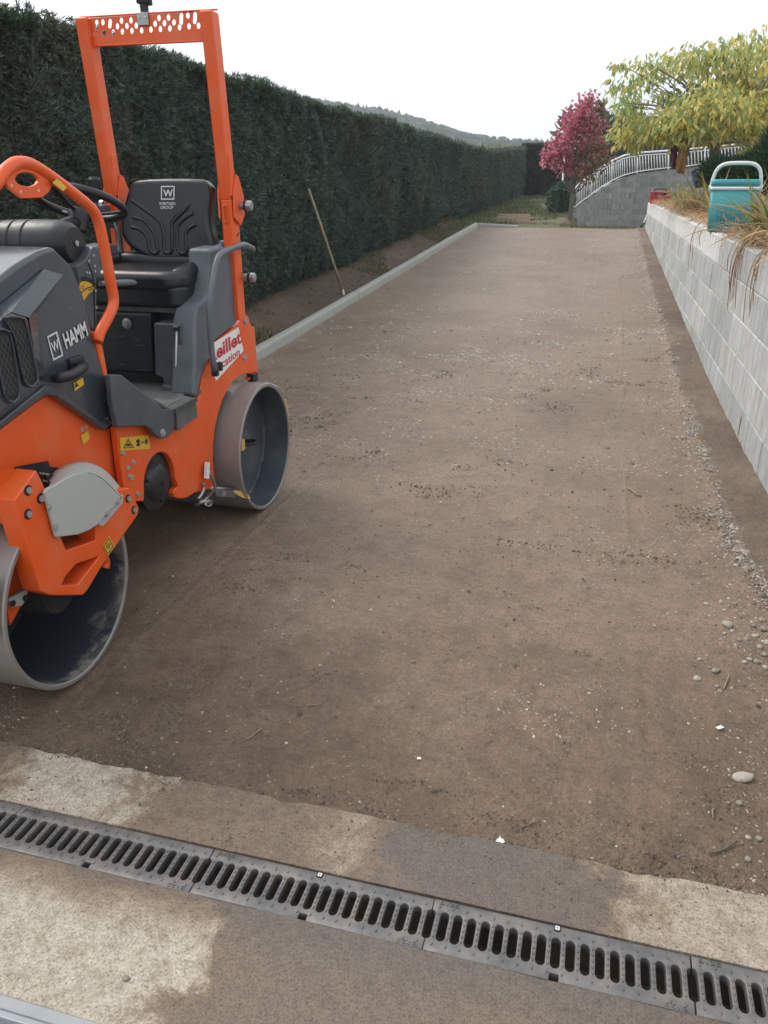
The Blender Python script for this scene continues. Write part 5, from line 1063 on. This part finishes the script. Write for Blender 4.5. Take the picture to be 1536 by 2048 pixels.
# lawn grass, verge tufts
def blades(P, lmin, lmax, pal, w=.006):
    k = len(P); d = rng.normal(0, .35, (k, 3)); d[:, 2] = 1; d /= np.linalg.norm(d, axis=1)[:, None]; l = rng.uniform(lmin, lmax, k)[:, None]; s = rng.normal(0, 1, (k, 3)); s[:, 2] = 0; s /= np.linalg.norm(s, axis=1)[:, None]
    V = np.stack([P-s*w, P+s*w, P+d*l+rng.normal(0, .01, (k, 3))], 1).reshape(-1, 3); return V, np.arange(3*k).reshape(-1, 3), np.repeat(pick(pal, k, .2), 3, 0)
n = 26000; x = rng.uniform(-3.4, 1.0, n); y = 17.6+rng.random(n)*13.5; keep = fbm(x, y, 1.2, 203) > .46-.12*(x < -2.6); x, y = x[keep], y[keep]
V, F, c = blades(np.stack([x, y, lawn_z(x, y)-.005], 1), .03, .09, [(.09, .14, .045), (.13, .16, .06), (.20, .19, .09), (.07, .11, .04)], .010)
tag(npmesh('lawn_grass', V, F, 'leaf', None, c), 'patchy green and straw coloured grass on the lawn', 'grass', None, 'stuff')
n = 9000; y = rng.uniform(5.5, 17.4, n); x = -2.78-rng.random(n)*.5; keep = (fbm(x, y, .8, 213) > .60-.016*(y-5.5)); x, y = x[keep], y[keep]
V, F, c = blades(np.stack([x, y, verge_z(x, y)-.004], 1), .02, .07, [(.07, .11, .035), (.11, .13, .05), (.16, .13, .07)], .006)
tag(npmesh('verge_grass', V, F, 'leaf', None, c), 'thin grass tufts on the soil between kerb and hedge', 'grass', None, 'stuff')
n = 900; y = rng.uniform(2, 17.4, n); x = -2.78-rng.random(n)*.55
V, F, c = leaves(np.stack([x, y, verge_z(x, y)+.006], 1), np.tile([1., 0, .1], (n, 1))*rng.choice([-1, 1], (n, 1)), .015, .045, pick([(.20, .13, .08), (.24, .16, .10), (.16, .105, .065)], n, .2), .5, .8)
tag(npmesh('leaf_litter', V, F, 'leaf', None, c), 'fallen brown leaf litter under the hedge', 'leaf litter', None, 'stuff')
# ================================================================== THINGS ON AND BEHIND THE WALL
# sprayed orange mark on the wall
M['spray'] = paint('orange_spray', (.50, .34, .28), .8, 0, .2)
a_ = W(1472, 885, x=float(wx(4.75))); V = [(-.002, -.012, -.055), (-.002, .012, -.05), (-.002, .016, .05), (-.002, -.006, .06)]
sm = prism('paint_mark', [np.array(v) for v in V], (.0015, 0, 0), 'spray', wall); sm.location = (0, a_[1]-1.0, max(a_[2], .10))
# ---- cool box
M['teal'] = paint('teal_plastic', (.035, .26, .29), .45, 0, .35, (.12, .26, .26), .1, 6); M['offwhite'] = paint('off_white_plastic', (.62, .66, .64), .4, 0, .25, (.4, .4, .36), .06, 8)
cb = W(1462, 466, z=WTOP+.004); cx_, cy_ = cb[0]+.16, 7.2
cx_ = float(W(1456, 466, y=cy_)[0]); cl = empty('cool_box', (cx_, cy_, WTOP), 'teal plastic cool box with white lid band and arched handle standing on the wall', 'cool box')
cl.rotation_euler = (0, 0, math.radians(-10)); cl.scale = (.80, .82, .90)
def rr2(w, d, r, z, n=5):
    return [(p[0], p[1], z) for p in rrect(-w/2, w/2, -d/2, d/2, r, z, n)]
secs = [(.375, .26, .0), (.388, .27, .008), (.435, .30, .345)]
def loft(name, secs_, r, m, parent, cap=True, bev=0):
    V = []; F = []; n = 24
    for (w, d, z) in secs_: V += rr2(w, d, r, z)
    n = len(V)//len(secs_)
    for i in range(len(secs_)-1):
        for k in range(n): F.append((i*n+k, i*n+(k+1) % n, (i+1)*n+(k+1) % n, (i+1)*n+k))
    if cap: F.append(tuple(range(n))); F.append(tuple((len(secs_)-1)*n+k for k in range(n)))
    o = mk(name, V, F, m, parent); o.data.polygons.foreach_set('use_smooth', [len(p.vertices) == 4 for p in o.data.polygons]); return o
bd = loft('body', secs, .035, 'teal', cl)
for k in range(9): box('rib', (-.125+.031*k, -.1475+.004, .18), (.010, .010, .26), 'teal', bd, bev=.003, rot=Matrix.Rotation(math.radians(-3.4), 3, 'X'))
loft('band', [(.447, .312, .345), (.447, .312, .372)], .036, 'offwhite', cl)
loft('lid', [(.438, .303, .372), (.432, .297, .42), (.40, .27, .432)], .036, 'teal', cl)
hw = .225; tube('handle', smoothpath([(-hw, 0, .33), (-hw, 0, .40), (-hw+.025, 0, .50), (-hw+.09, 0, .552), (0, 0, .562), (hw-.09, 0, .552), (hw-.025, 0, .50), (hw, 0, .40), (hw, 0, .33)], 6), .017, 'offwhite', cl, 10, flat=1.0)
for s_ in (-1, 1): cyl('handle_pivot', (s_*(hw-.012), 0, .355), (s_*(hw+.022), 0, .355), .030, 'offwhite', cl, 16, bev=.004)
# ---- red tool box at the end of the wall
M['redplastic'] = paint('red_plastic', (.40, .025, .035), .4, 0, .2); 
tb2 = W(1318, 404, y=16.6); t2 = empty('tool_box', (tb2[0], 16.6, WTOP), 'red tool box with dark latch sitting on the end of the wall', 'tool box')
box('case', (0, 0, .085), (.34, .2, .17), 'redplastic', t2, bev=.02); box('lid', (0, 0, .19), (.35, .21, .05), 'redplastic', t2, bev=.015); box('latch', (-.08, -.108, .165), (.04, .012, .06), 'black', t2, bev=.004); box('latch', (.08, -.108, .165), (.04, .012, .06), 'black', t2, bev=.004); tube('handle', smoothpath([(-.1, 0, .21), (-.09, 0, .25), (.09, 0, .25), (.1, 0, .21)], 4), .012, 'black', t2, 8)
a = W(1345, 386, y=15.9); dr = empty('power_drill', (a[0], 15.9, WTOP+.05), 'small dark red and green hand tool lying beside the red tool box', 'tool')
tube('tool_body', [(-.12, 0, .08), (.06, .02, .10)], [.022, .026], 'redplastic', dr, 10); tube('grip', [(.03, 0, .09), (.07, 0, -.02)], .018, 'black', dr, 8); tube('tip', [(-.16, 0, .10), (-.26, -.01, .12)], .015, 'ink', dr, 6)
# spirit level leaning at the wall end
a = W(1284, 452, y=17.0); b = W(1296, 428, y=17.1); lv = empty('spirit_level', (a[0], 17.0, a[2]), 'pale metal bar with dark end leaning against the wall end', 'tool')
tube('bar', [(0, 0, .0), (b[0]-a[0], .1, b[2]-a[2])], .022, 'silver', lv, 4); tube('end_cap', [(-.02, -.02, -.02), (.02, 0.02, .05)], .026, 'black', lv, 4); tube('bar_foot', [(.09, .02, .02), (b[0]-a[0]+.02, .1, (b[2]-a[2])*.6)], .012, 'silver', lv, 5)
# ---- strap-leaved plants on the bed
def strap(p, d, ln, w, bend, c0, c1, seg=6):
    V = []; C = []; d = nrm(d); sd = nrm(np.cross(d, [0, 0, 1.])); q = np.array(p, float); dirv = nrm(np.array([d[0]*.35, d[1]*.35, 1.]))
    for k in range(seg+1):
        t = k/seg; ww = w*(1-t**2.2)*.5+.0006; V += [q-sd*ww+np.array([0, 0, ww*.5]), q-np.array([0, 0, 0]), q+sd*ww+np.array([0, 0, ww*.5])]; C += [np.array(c0)*(1-t)+np.array(c1)*t]*3
        dirv = nrm(dirv+np.array([d[0], d[1], -1.1])*bend/seg); q = q+dirv*ln/seg
    F = []
    for k in range(seg):
        for j_ in range(2): a_ = k*3+j_; F.append((a_, a_+1, a_+4, a_+3))
    return np.array(V), np.array(F), np.array(C)
STRAWC = [(.42, .28, .13), (.50, .36, .19), (.34, .20, .09), (.28, .15, .07)]; GRC = [(.16, .24, .06), (.22, .30, .08), (.30, .33, .10), (.12, .19, .06)]
def clump(loc, n, ln, lab, green=.5, spread=.12, hang=None, cat='plant', w=.022):
    e = empty('strap_leaf_plant', loc, lab, cat, 'strap-leaved plants on the bed')
    for k in range(int(n*1.7)):
        a_ = random.uniform(0, 2*PI); gr = random.random() < green; d = np.array([math.cos(a_), math.sin(a_), 0])
        if hang is not None and random.random() < hang: d = nrm(np.array([-1, random.uniform(-.7, .4), 0])); bd_ = random.uniform(4.0, 7.0); gr = False; hangs = True
        else: bd_ = random.uniform(.1, .9) if gr else random.uniform(.4, 2.0)
        base_ = np.array([random.gauss(0, spread*.6), random.gauss(0, spread*.6), -.02])
        if bd_ > 3.9: base_ = np.array([wx(loc[1])+.16-loc[0]+random.uniform(-.05, .05), random.gauss(0, .16), .0])
        c0 = random.choice(GRC if gr else STRAWC); c1 = random.choice(STRAWC) if random.random() < .55 else c0
        V, F, C = strap(base_, d, random.uniform(.55, 1.1)*ln, w*random.uniform(.7, 1.2), bd_, c0, c1)
        npmesh('leaf', V, F, 'leaf', e, C, smooth=True)
    return e
PL = [(1345, 15.0, 26, .50, 'green and straw leaved plant next to the red tool box', .55, .0), (1362, 13.2, 30, .56, 'plant with reddish dry straps and green leaves beside the drill', .45, .0), (1385, 11.6, 36, .62, 'tall straw coloured strap-leaved plant under the yellowing tree', .4, .0),
      (1400, 10.3, 34, .62, 'straw coloured drooping plant midway between tool box and cool box', .45, .0), (1420, 9.2, 34, .58, 'leafy yellow-green plant just behind the cool box on its tool box side', .5, .0)]
for (u, Y, n, ln, lab, gr, hg) in PL:
    x = float(wx(Y))+.36+random.uniform(0, .1); clump((x, Y, float(bed_z(x, Y))), n, ln, lab, gr, .18, hg, w=.034)
for (x, Y, n, ln, lab, gr, hg) in [(1.30, 8.2, 40, .46, 'dense plant with tan leaves rising behind the cool box', .4, .0), (1.62, 7.5, 40, .52, 'tan and green plant on the far side of the cool box from the wall face', .45, .0), (1.20, 6.55, 46, .50, 'large strap-leaved plant whose leaves lean across the front of the cool box', .5, .0), (1.10, 5.75, 46, .50, 'strap-leaved plant standing behind the long hanging dry leaves', .35, .0), (1.25, 4.9, 40, .52, 'strap-leaved plant of brown and green leaves at the wall near the grates', .4, .0), (1.7, 6.0, 36, .55, 'green strap-leaved plant deep in the bed behind the hanging dry leaves', .6, .0)]:
    clump((x, Y, float(bed_z(x, Y))), n, ln*1.12, lab, gr, .15, hg, w=.032)
def hangleaf(parent, p0, ln, w, c0, c1, lean):
    path = smoothpath([p0, p0+np.array([-.10, .3*lean, .05]), p0+np.array([-.17, .6*lean, .02]), p0+np.array([-.205, .8*lean, -.06]), p0+np.array([-.215, lean, -.06-ln*.45]), p0+np.array([-.20, lean*1.5, -.06-ln])], 3); n_ = len(path); V = []; F = []; C = []
    for i_, q in enumerate(path):
        t = i_/(n_-1); ww = w*(1-t**3)*.5+.0006; tw = 1.1*math.sin(3*t+lean*20); sd = np.array([math.sin(tw)*.5, math.cos(tw), 0]); V += [q-sd*ww, q+np.array([-.003, 0, 0]), q+sd*ww]; C += [np.array(c0)*(1-t)+np.array(c1)*t]*3
    for i_ in range(n_-1):
        for j_ in range(2): a_ = i_*3+j_; F.append((a_, a_+1, a_+4, a_+3))
    npmesh('leaf', np.array(V), np.array(F), 'leaf', parent, np.array(C), smooth=True)
for (Y, n, lab) in [(5.55, 11, 'withered plant whose long dry leaves hang down the wall face'), (5.0, 6, 'withered plant with few brown leaves hanging over the wall above the orange mark'), (7.95, 4, 'small withered plant drooping over the wall just past the cool box')]:
    e = empty('withered_plant', (float(wx(Y))+.19, Y, WTOP), lab, 'plant', 'withered plants drooping over the wall')
    for k in range(n): hangleaf(e, np.array([random.uniform(-.02, .02), random.uniform(-.22, .22), random.uniform(-.01, .03)]), random.uniform(.06, .34), random.uniform(.012, .026), random.choice(STRAWC), random.choice([(.22, .12, .07), (.34, .22, .12), (.28, .16, .09)]), random.uniform(-.10, .10))
    for k in range(8):
        V, F, C = strap(np.array([random.gauss(.03, .04), random.gauss(0, .08), -.02]), np.array([random.uniform(-.5, 1), random.uniform(-1, 1), 0]), random.uniform(.15, .3), .02, random.uniform(.3, 1.5), random.choice(STRAWC), random.choice(STRAWC)); npmesh('leaf', V, F, 'leaf', e, C, smooth=True)
# dry straw mulch
n = 9000; y = rng.uniform(4, 16.5, n); x = wx(y)+.03+rng.random(n)**1.4*.9; d = rng.normal(0, 1, (n, 3)); d[:, 2] *= .25; d /= np.linalg.norm(d, axis=1)[:, None]; l = rng.uniform(.05, .20, n)[:, None]; s_ = np.cross(d, [0, 0, 1.])*.003; P = np.stack([x, y, np.maximum(bed_z(x, y), WTOP-.005)+.012+rng.random(n)*.05], 1)
V = np.stack([P-s_, P+s_, P+d*l+s_, P+d*l-s_], 1).reshape(-1, 3); tag(npmesh('straw_mulch', V, np.arange(4*n).reshape(-1, 4), 'leaf', None, np.repeat(pick(STRAWC+[(.55, .43, .26)], n, .2), 4, 0)), 'dry straw and dead leaves covering the bed behind the wall', 'straw', None, 'stuff')
# ---- clothes hung in the tree
def cloth(name, pxs, Y, th, m, label, cat, sag=.04):
    pts = [W(u, v, y=Y) for u, v in pxs]; c = sum(pts)/len(pts); n = 7; top = [pts[0], pts[1]]; bot = [pts[3], pts[2]]; V = []; F = []
    for sgn in (-1, 1):
        for i in range(n+1):
            for k in range(n+1):
                s, t = k/n, i/n; p = (top[0]*(1-s)+top[1]*s)*(1-t)+(bot[0]*(1-s)+bot[1]*s)*t; e = min(s, 1-s, t, 1-t); th_ = th*min(1, e*4+.08)
                V.append(p-c+np.array([random.gauss(0, .006), sgn*th_+sag*math.sin(9*s+3*t)*.6, random.gauss(0, .006)]))
    m_ = n+1
    for o_ in (0, m_*m_):
        for i in range(n):
            for k in range(n): a_ = o_+i*m_+k; F.append((a_, a_+1, a_+m_+1, a_+m_))
    per = [k for k in range(m_)]+[i*m_+n for i in range(1, m_)]+[n*m_+k for k in range(n-1, -1, -1)]+[i*m_ for i in range(n-1, 0, -1)]
    for i in range(len(per)): a_, b_ = per[i], per[(i+1) % len(per)]; F.append((a_, b_, b_+m_*m_, a_+m_*m_))
    e_ = empty(name, tuple(c), label, cat); mk('fabric', V, F, m, e_, smooth=True); tube('collar', smoothpath([top[0]-c+np.array([0, -.02, 0]), (top[0]+top[1])/2-c+np.array([0, -.04, .03]), top[1]-c+np.array([0, -.02, 0])], 4), .018, m, e_, 6)
    return e_
M['mustard'] = paint('mustard_cloth', (.26, .15, .045), .9, 0, .3, (.15, .1, .05), .2, 12, bmp=.2); M['maroon'] = paint('maroon_cloth', (.11, .03, .045), .9, 0, .3); M['denim'] = paint('blue_cloth', (.06, .10, .22), .9, 0, .4, (.03, .04, .08), .25, 14); M['darkcloth'] = paint('dark_cloth', (.03, .03, .035), .9, 0, .3)
cloth('work_jacket', [(1358, 282), (1382, 280), (1368, 348), (1352, 345)], 11.0, .05, 'mustard', 'mustard brown jacket hanging from the yellowing tree', 'jacket')
cloth('hanging_cloth', [(1342, 300), (1354, 302), (1352, 338), (1343, 337)], 11.1, .03, 'maroon', 'small dark red cloth hanging beside the mustard jacket', 'cloth')
cloth('dark_jacket', [(1348, 278), (1360, 276), (1362, 305), (1348, 303)], 11.25, .03, 'darkcloth', 'dark jacket hung behind the mustard one in the tree', 'jacket')
cloth('blue_bag', [(1384, 344), (1402, 343), (1407, 374), (1390, 376)], 12.2, .05, 'denim', 'blue cloth bag hanging low in the tree over the plants', 'bag')
# ---- long tool handle leaning on the hedge
a = W(692, 602, x=-2.80); b = W(617, 378, x=-3.10); hd = empty('wooden_pole', (a[0], a[1], a[2]), 'long pale wooden pole standing on the verge and leaning into the hedge', 'pole'); e = b-a
tube('shaft', [e*.10, e*.4, e*.7, e], [.017, .0165, .016, .015], 'wood', hd, 10); tube('socket', [e*0-np.array([0, 0, .06]), e*.11], [.012, .021], 'steel', hd, 10)
# ================================================================== STONES, TWIGS AND SCRAPS ON THE DRIVEWAY
def stones(X, Y, sz, cols, flat=.45, sink=.3):
    k = len(X); a = np.arange(6)*2*PI/6; ang = rng.uniform(0, 6.28, k)[:, None]; rr = sz[:, None]*rng.uniform(.7, 1.2, (k, 6)); el = rng.uniform(.55, 1, k)[:, None]
    cx, sx = np.cos(a+0*ang)*rr, np.sin(a+0*ang)*rr*el; px, py = cx*np.cos(ang)-sx*np.sin(ang), cx*np.sin(ang)+sx*np.cos(ang); z = drive_z(X, Y); h = sz*flat*rng.uniform(.6, 1.2, k)
    ring1 = np.stack([X[:, None]+px, Y[:, None]+py, (z-h*sink)[:, None]+0*px], -1); ring2 = np.stack([X[:, None]+px*.62, Y[:, None]+py*.62, (z+h*(1-sink))[:, None]+rng.normal(0, 1, px.shape)*h[:, None]*.12], -1); top = np.stack([X, Y, z+h*(1.12-sink)], -1)[:, None]
    V = np.concatenate([ring1, ring2, top], 1).reshape(-1, 3); b = (np.arange(k)*13)[:, None, None]; T = []
    for q in range(6): r = (q+1) % 6; T += [[q, r, 6+r], [q, 6+r, 6+q], [6+q, 6+r, 12]]
    F = (b+np.array(T)[None]).reshape(-1, 3); return V, F, np.repeat(cols, 13, 0)
SC = [(.32, .28, .235), (.27, .23, .19), (.21, .175, .14), (.40, .36, .31), (.17, .138, .113), (.30, .255, .205)]
n = 170000; y = 1.36+15.9*rng.random(n)**1.7; x = rng.uniform(-2.6, .86, n); e = edge_x(y)
band = np.exp(-((y-6.4)/2.2)**2)*1.3*sst(.56, .66, fbm(x, y*2.2, .55, 301))*sst(.40, .58, fbm(x, y, .16, 305))
edg = np.exp(-((x-e)/.10)**2)*(.3+.5*sst(.4, .6, fbm(x, y, .5, 311)))
corner = sst(.30, .75, x)*sst(3.6, 2.6, y)*sst(.36, .58, fbm(x, y, .35, 321))*.95
pat = sst(.60, .70, fbm(x, y, .45, 331))*.35
pr_ = np.clip(.020+band+edg+corner+pat, 0, 1)*np.where(y < 3, .55, 1); keep = rng.random(n) < pr_; x, y = x[keep], y[keep]
sz = rng.lognormal(math.log(.0042), .42, len(x))*np.interp(y, [1.4, 3, 6, 12], [.8, 1, 1.75, 2.2]); sz = np.minimum(np.clip(sz, .0018, .018), np.interp(y, [1.4, 4, 7], [.0055, .009, .018]))
V, F, c = stones(x, y, sz, pick(SC, len(x), .15), .4, .35); gv_ = npmesh('gravel', V, F, 'stonecol', None, c); tag(gv_, 'fine pale gravel chips pressed into the dirt driveway', 'gravel', None, 'stuff')
# dark soil crumbs in loose patches, and crumbs trodden onto the concrete strip
n = 120000; y = 1.36+6*rng.random(n)**1.8; x = rng.uniform(-2.2, .8, n)
pr_ = .03+.9*sst(.60, .72, fbm(x, y*1.5, .22, 401))*sst(.46, .62, fbm(x, y, .9, 403))+.22*sst(1.55, 1.36, y)*sst(.5, .62, fbm(x, y, .1, 407))
for (u, v, rx2, ry2, h) in CLODS: c = W(u, v, z=0); pr_ = pr_+.8*np.exp(-(((x-c[0])/(rx2*1.1))**2+((y-c[1])/(ry2*1.6))**2))
keep = rng.random(n) < pr_; x, y = x[keep], y[keep]; sz = np.clip(rng.lognormal(math.log(.0026), .45, len(x)), .0012, .009)*np.interp(y, [1.4, 4], [.9, 1.5])
V, F, c = stones(x, y, sz, pick([(.10, .072, .052), (.075, .053, .038), (.13, .097, .072), (.155, .12, .092)], len(x), .15), .75, .25); tag(npmesh('soil_crumbs', V, F, 'stonecol', None, c), 'dark loose soil crumbs lying in patches on the driveway', 'soil', None, 'stuff')
n = 2600; x = rng.uniform(-1.6, .8, n); y = 1.34-.17*rng.random(n)**2.2; keep = rng.random(n) < .15+.8*sst(.5, .65, fbm(x, y, .15, 411)); x, y = x[keep], y[keep]
V, F, c = stones(x, y, np.clip(rng.lognormal(math.log(.0016), .45, len(x)), .0008, .005), pick([(.12, .09, .065), (.09, .066, .048), (.22, .18, .14)], len(x), .15), .7, .2); b_ = len(V)//13; zz = np.repeat(drive_z(x, y), 13); V[:, 2] += -zz+.0008; tag(npmesh('strip_crumbs', V, F, 'stonecol', None, c), 'fine soil crumbs trodden onto the concrete strip', 'soil', None, 'stuff')
# browner loose soil along the foot of the wall, with a ragged pale edge
gy = np.array(ys); ev = edge_x(gy)+.02+.05*(fbm(gy*0, gy, .3, 5)-.5)+.02*(vnoise(gy, gy*0, .06, 7)-.5); nx = 34; T = np.linspace(0, 1, nx)
GXX = ev[:, None]*(1-T)+(wx(gy)+.015)[:, None]*T; GYY = np.repeat(gy[:, None], nx, 1); GZZ = drive_z(GXX, GYY)+.004+.004*np.clip(T*4, 0, 1)[None]*fbm(GXX, GYY, .1, 71)+.012*np.clip(T*5, 0, 1)[None]*(fbm(GXX, GYY, .05, 72)-.5); GZZ[:, 0] -= .008
i_ = np.arange(len(gy)-1)[:, None]*nx+np.arange(nx-1)[None]; M['footsoil'] = dirtmat('loose_footing_soil', (.178, .130, .094), (.110, .078, .055), (.240, .190, .148), .7)
tag(npmesh('footing_soil', np.stack([GXX, GYY, GZZ], -1).reshape(-1, 3), np.stack([i_, i_+1, i_+nx+1, i_+nx], -1).reshape(-1, 4), 'footsoil', smooth=True), kind='structure')
n = 9000; y = 1.5+15*rng.random(n)**1.2; x = np.interp(y, gy, ev)-.005+rng.normal(0, .018, n)+.05*rng.random(n)*sst(.5, .7, fbm(y, y*0, .5, 75)); keep = rng.random(n) < .12+.88*sst(.45, .62, fbm(y, y*0, .35, 73)); x, y = x[keep], y[keep]
V, F, c = stones(x, y, np.clip(rng.lognormal(math.log(.0048), .5, len(x)), .002, .016), pick([(.27, .24, .21), (.23, .195, .165), (.18, .15, .12), (.33, .305, .27)], len(x), .12), .45, .2); V[:, 2] += .004; tag(npmesh('mortar_crumbs', V, F, 'stonecol', None, c), 'pale mortar crumbs along the edge of the soil by the wall', 'rubble', None, 'stuff')
def rock(u, v, size, label, group=None, colr=None, elong=1.0, ang=None):
    p = W(u, v, z=.01); k = random.randrange(9999); bm = bmesh.new(); bmesh.ops.create_icosphere(bm, subdivisions=2, radius=1); r = random.Random(k)
    ax1 = [np.array([r.gauss(0, 1), r.gauss(0, 1), r.gauss(0, 1)]) for _ in range(7)]; ax1 = [nrm(q) for q in ax1]
    for vv in bm.verts:
        d = np.array(vv.co); f = 1.0
        for q in ax1: f = min(f, (.80+.12*r.random()*0)/max(.01, d@q)) if d@q > .8 else f
        vv.co = Vector(d*f*(1+r.uniform(-.03, .03)))
    bmesh.ops.scale(bm, verts=bm.verts, vec=(size*elong, size, size*.62)); me = bpy.data.meshes.new('stone'); bm.to_mesh(me); bm.free()
    o = link('stone', me, random.choice(['rockA', 'rockB', 'rockB']) if colr is None else colr, None, smooth=False); o.location = (p[0], p[1], float(drive_z(p[0], p[1]))+size*.22); o.rotation_euler = (r.uniform(-.2, .2), r.uniform(-.2, .2), ang if ang is not None else r.uniform(0, 6)); tag(o, label, 'stone', group)
M['rockA'] = paint('pale_stone', (.34, .31, .265), .85, 0, .4, (.25, .2, .16), .15, 25, bmp=.3); M['rockB'] = paint('grey_stone', (.24, .21, .175), .85, 0, .5, (.22, .18, .14), .18, 25, bmp=.3)
rock(1455, 1248, .019, 'large rounded pale stone lying beside the gravel patch by the wall', None, 'rockA'); rock(1487, 1546, .017, 'long pale stone half sunk in the dirt near the pale concrete strip', None, 'rockA', 1.7, .2)
rock(1395, 1352, .013, 'smooth pale pebble next to the twig by the gravel patch', None, 'rockA'); rock(1432, 1338, .012, 'flat tan pebble above the twig by the gravel patch', None, 'rockB', 1.5); rock(1414, 1204, .011, 'small round whitish pebble standing apart on bare dirt beside the wall footing', None, 'rockA')
G = 'loose stones by the foot of the block wall'; LAB = 'loose grey-beige stone in the gravel at the foot of the wall'
for (u, v, s_) in [(1493, 1275, .012), (1512, 1268, .013), (1528, 1262, .016), (1520, 1290, .012), (1500, 1312, .011), (1530, 1305, .012), (1515, 1318, .013), (1532, 1330, .012), (1490, 1318, .011), (1450, 1262, .009), (1465, 1258, .008), (1445, 1203, .009), (1458, 1210, .009), (1470, 1205, .010), (1450, 1216, .008), (1475, 1220, .008), (1524, 1246, .014), (1508, 1250, .011), (1480, 1275, .010), (1535, 1285, .013), (1390, 1300, .007), (1400, 1312, .008), (1420, 1330, .008), (1440, 1380, .010), (1500, 1660, .008), (1522, 1662, .009), (1480, 1600, .009), (1310, 1248, .007), (1330, 1252, .006), (1435, 1368, .009), (1500, 1700, .009)]: rock(u, v, s_*.9, LAB, G)
def twig(pxs, r, label, m='wood', zz=.004):
    p = [W(u, v, z=.0) for u, v in pxs]; p = [np.array([q[0], q[1], float(drive_z(q[0], q[1]))+zz+random.uniform(0, .004)]) for q in p]; c = p[0]; o = tube('twig', smoothpath([q-c for q in p], 4), r, m, None, 6); o.location = tuple(c); tag(o, label, 'twig')
twig([(1256, 978), (1268, 986), (1275, 992), (1282, 993)], .004, 'pale forked twig lying on the middle of the driveway beside the wall'); twig([(1446, 1382), (1452, 1368), (1457, 1356)], .0022, 'short upright pale twig among the stones'); twig([(490, 1475), (505, 1468), (522, 1455)], .0018, 'thin bent straw on the dirt in front of the front drum')
twig([(1420, 1697), (1445, 1692), (1475, 1677)], .0025, 'brown twig near the pale end of the concrete strip', 'bark'); twig([(612, 1410), (630, 1408), (642, 1410)], .0014, 'short dry straw lying flat on the middle of the dirt'); twig([(1427, 1632), (1425, 1622), (1428, 1614)], .0016, 'tiny curled straw next to the brown twig'); twig([(1060, 1648), (1063, 1638), (1070, 1634), (1066, 1644)], .0014, 'small knot of grass straw near the white scrap')
def scrap(u, v, s_, label):
    p = W(u, v, z=0); V = []; n = 5
    for i in range(n):
        for k in range(n): V.append(((i/(n-1)-.5)*s_*(1+.3*random.random()), (k/(n-1)-.5)*s_*.7*(1+.3*random.random()), random.random()*s_*.3))
    m_ = len(V); V += [(a_, b_, c_-.0012) for a_, b_, c_ in V]; F = [(i*n+k, i*n+k+1, (i+1)*n+k+1, (i+1)*n+k) for i in range(n-1) for k in range(n-1)]; F += [tuple(q+m_ for q in reversed(f)) for f in F]
    o = mk('paper_scrap', V, F, 'white'); o.location = (p[0], p[1], float(drive_z(p[0], p[1]))+.004); o.rotation_euler = (.2, .1, random.uniform(0, 6)); tag(o, label, 'scrap')
scrap(1000, 1676, .020, 'crumpled white scrap on the dirt beside the wet concrete strip'); scrap(1439, 1460, .016, 'small white plastic scrap beside a tan pebble on the dirt'); scrap(838, 1513, .009, 'tiny white flake on the dirt above the soil clod')
# pebble on the apron
p = W(252, 1958, z=0); bm = bmesh.new(); bmesh.ops.create_icosphere(bm, subdivisions=2, radius=.006); bmesh.ops.scale(bm, verts=bm.verts, vec=(1.2, 1, .55)); me = bpy.data.meshes.new('pebble'); bm.to_mesh(me); bm.free(); o = link('pebble', me, 'rockB', None, smooth=True); o.location = (p[0], p[1], .003); tag(o, 'single dark pebble lying on the dry concrete apron', 'pebble')
# ---------------------------------------------------------------- the air
hzm = bpy.data.materials.new('haze'); hzm.use_nodes = True; n_ = hzm.node_tree; n_.nodes.clear(); oo = n_.nodes.new('ShaderNodeOutputMaterial'); pv = n_.nodes.new('ShaderNodeVolumePrincipled')
pv.inputs['Color'].default_value = (.93, .96, 1, 1); pv.inputs['Density'].default_value = .0014; pv.inputs['Anisotropy'].default_value = .2; n_.links.new(pv.outputs[0], oo.inputs['Volume'])
hzo = box('haze', (0, 137, 13.5), (800, 413, 33), hzm); tag(hzo, kind='stuff')
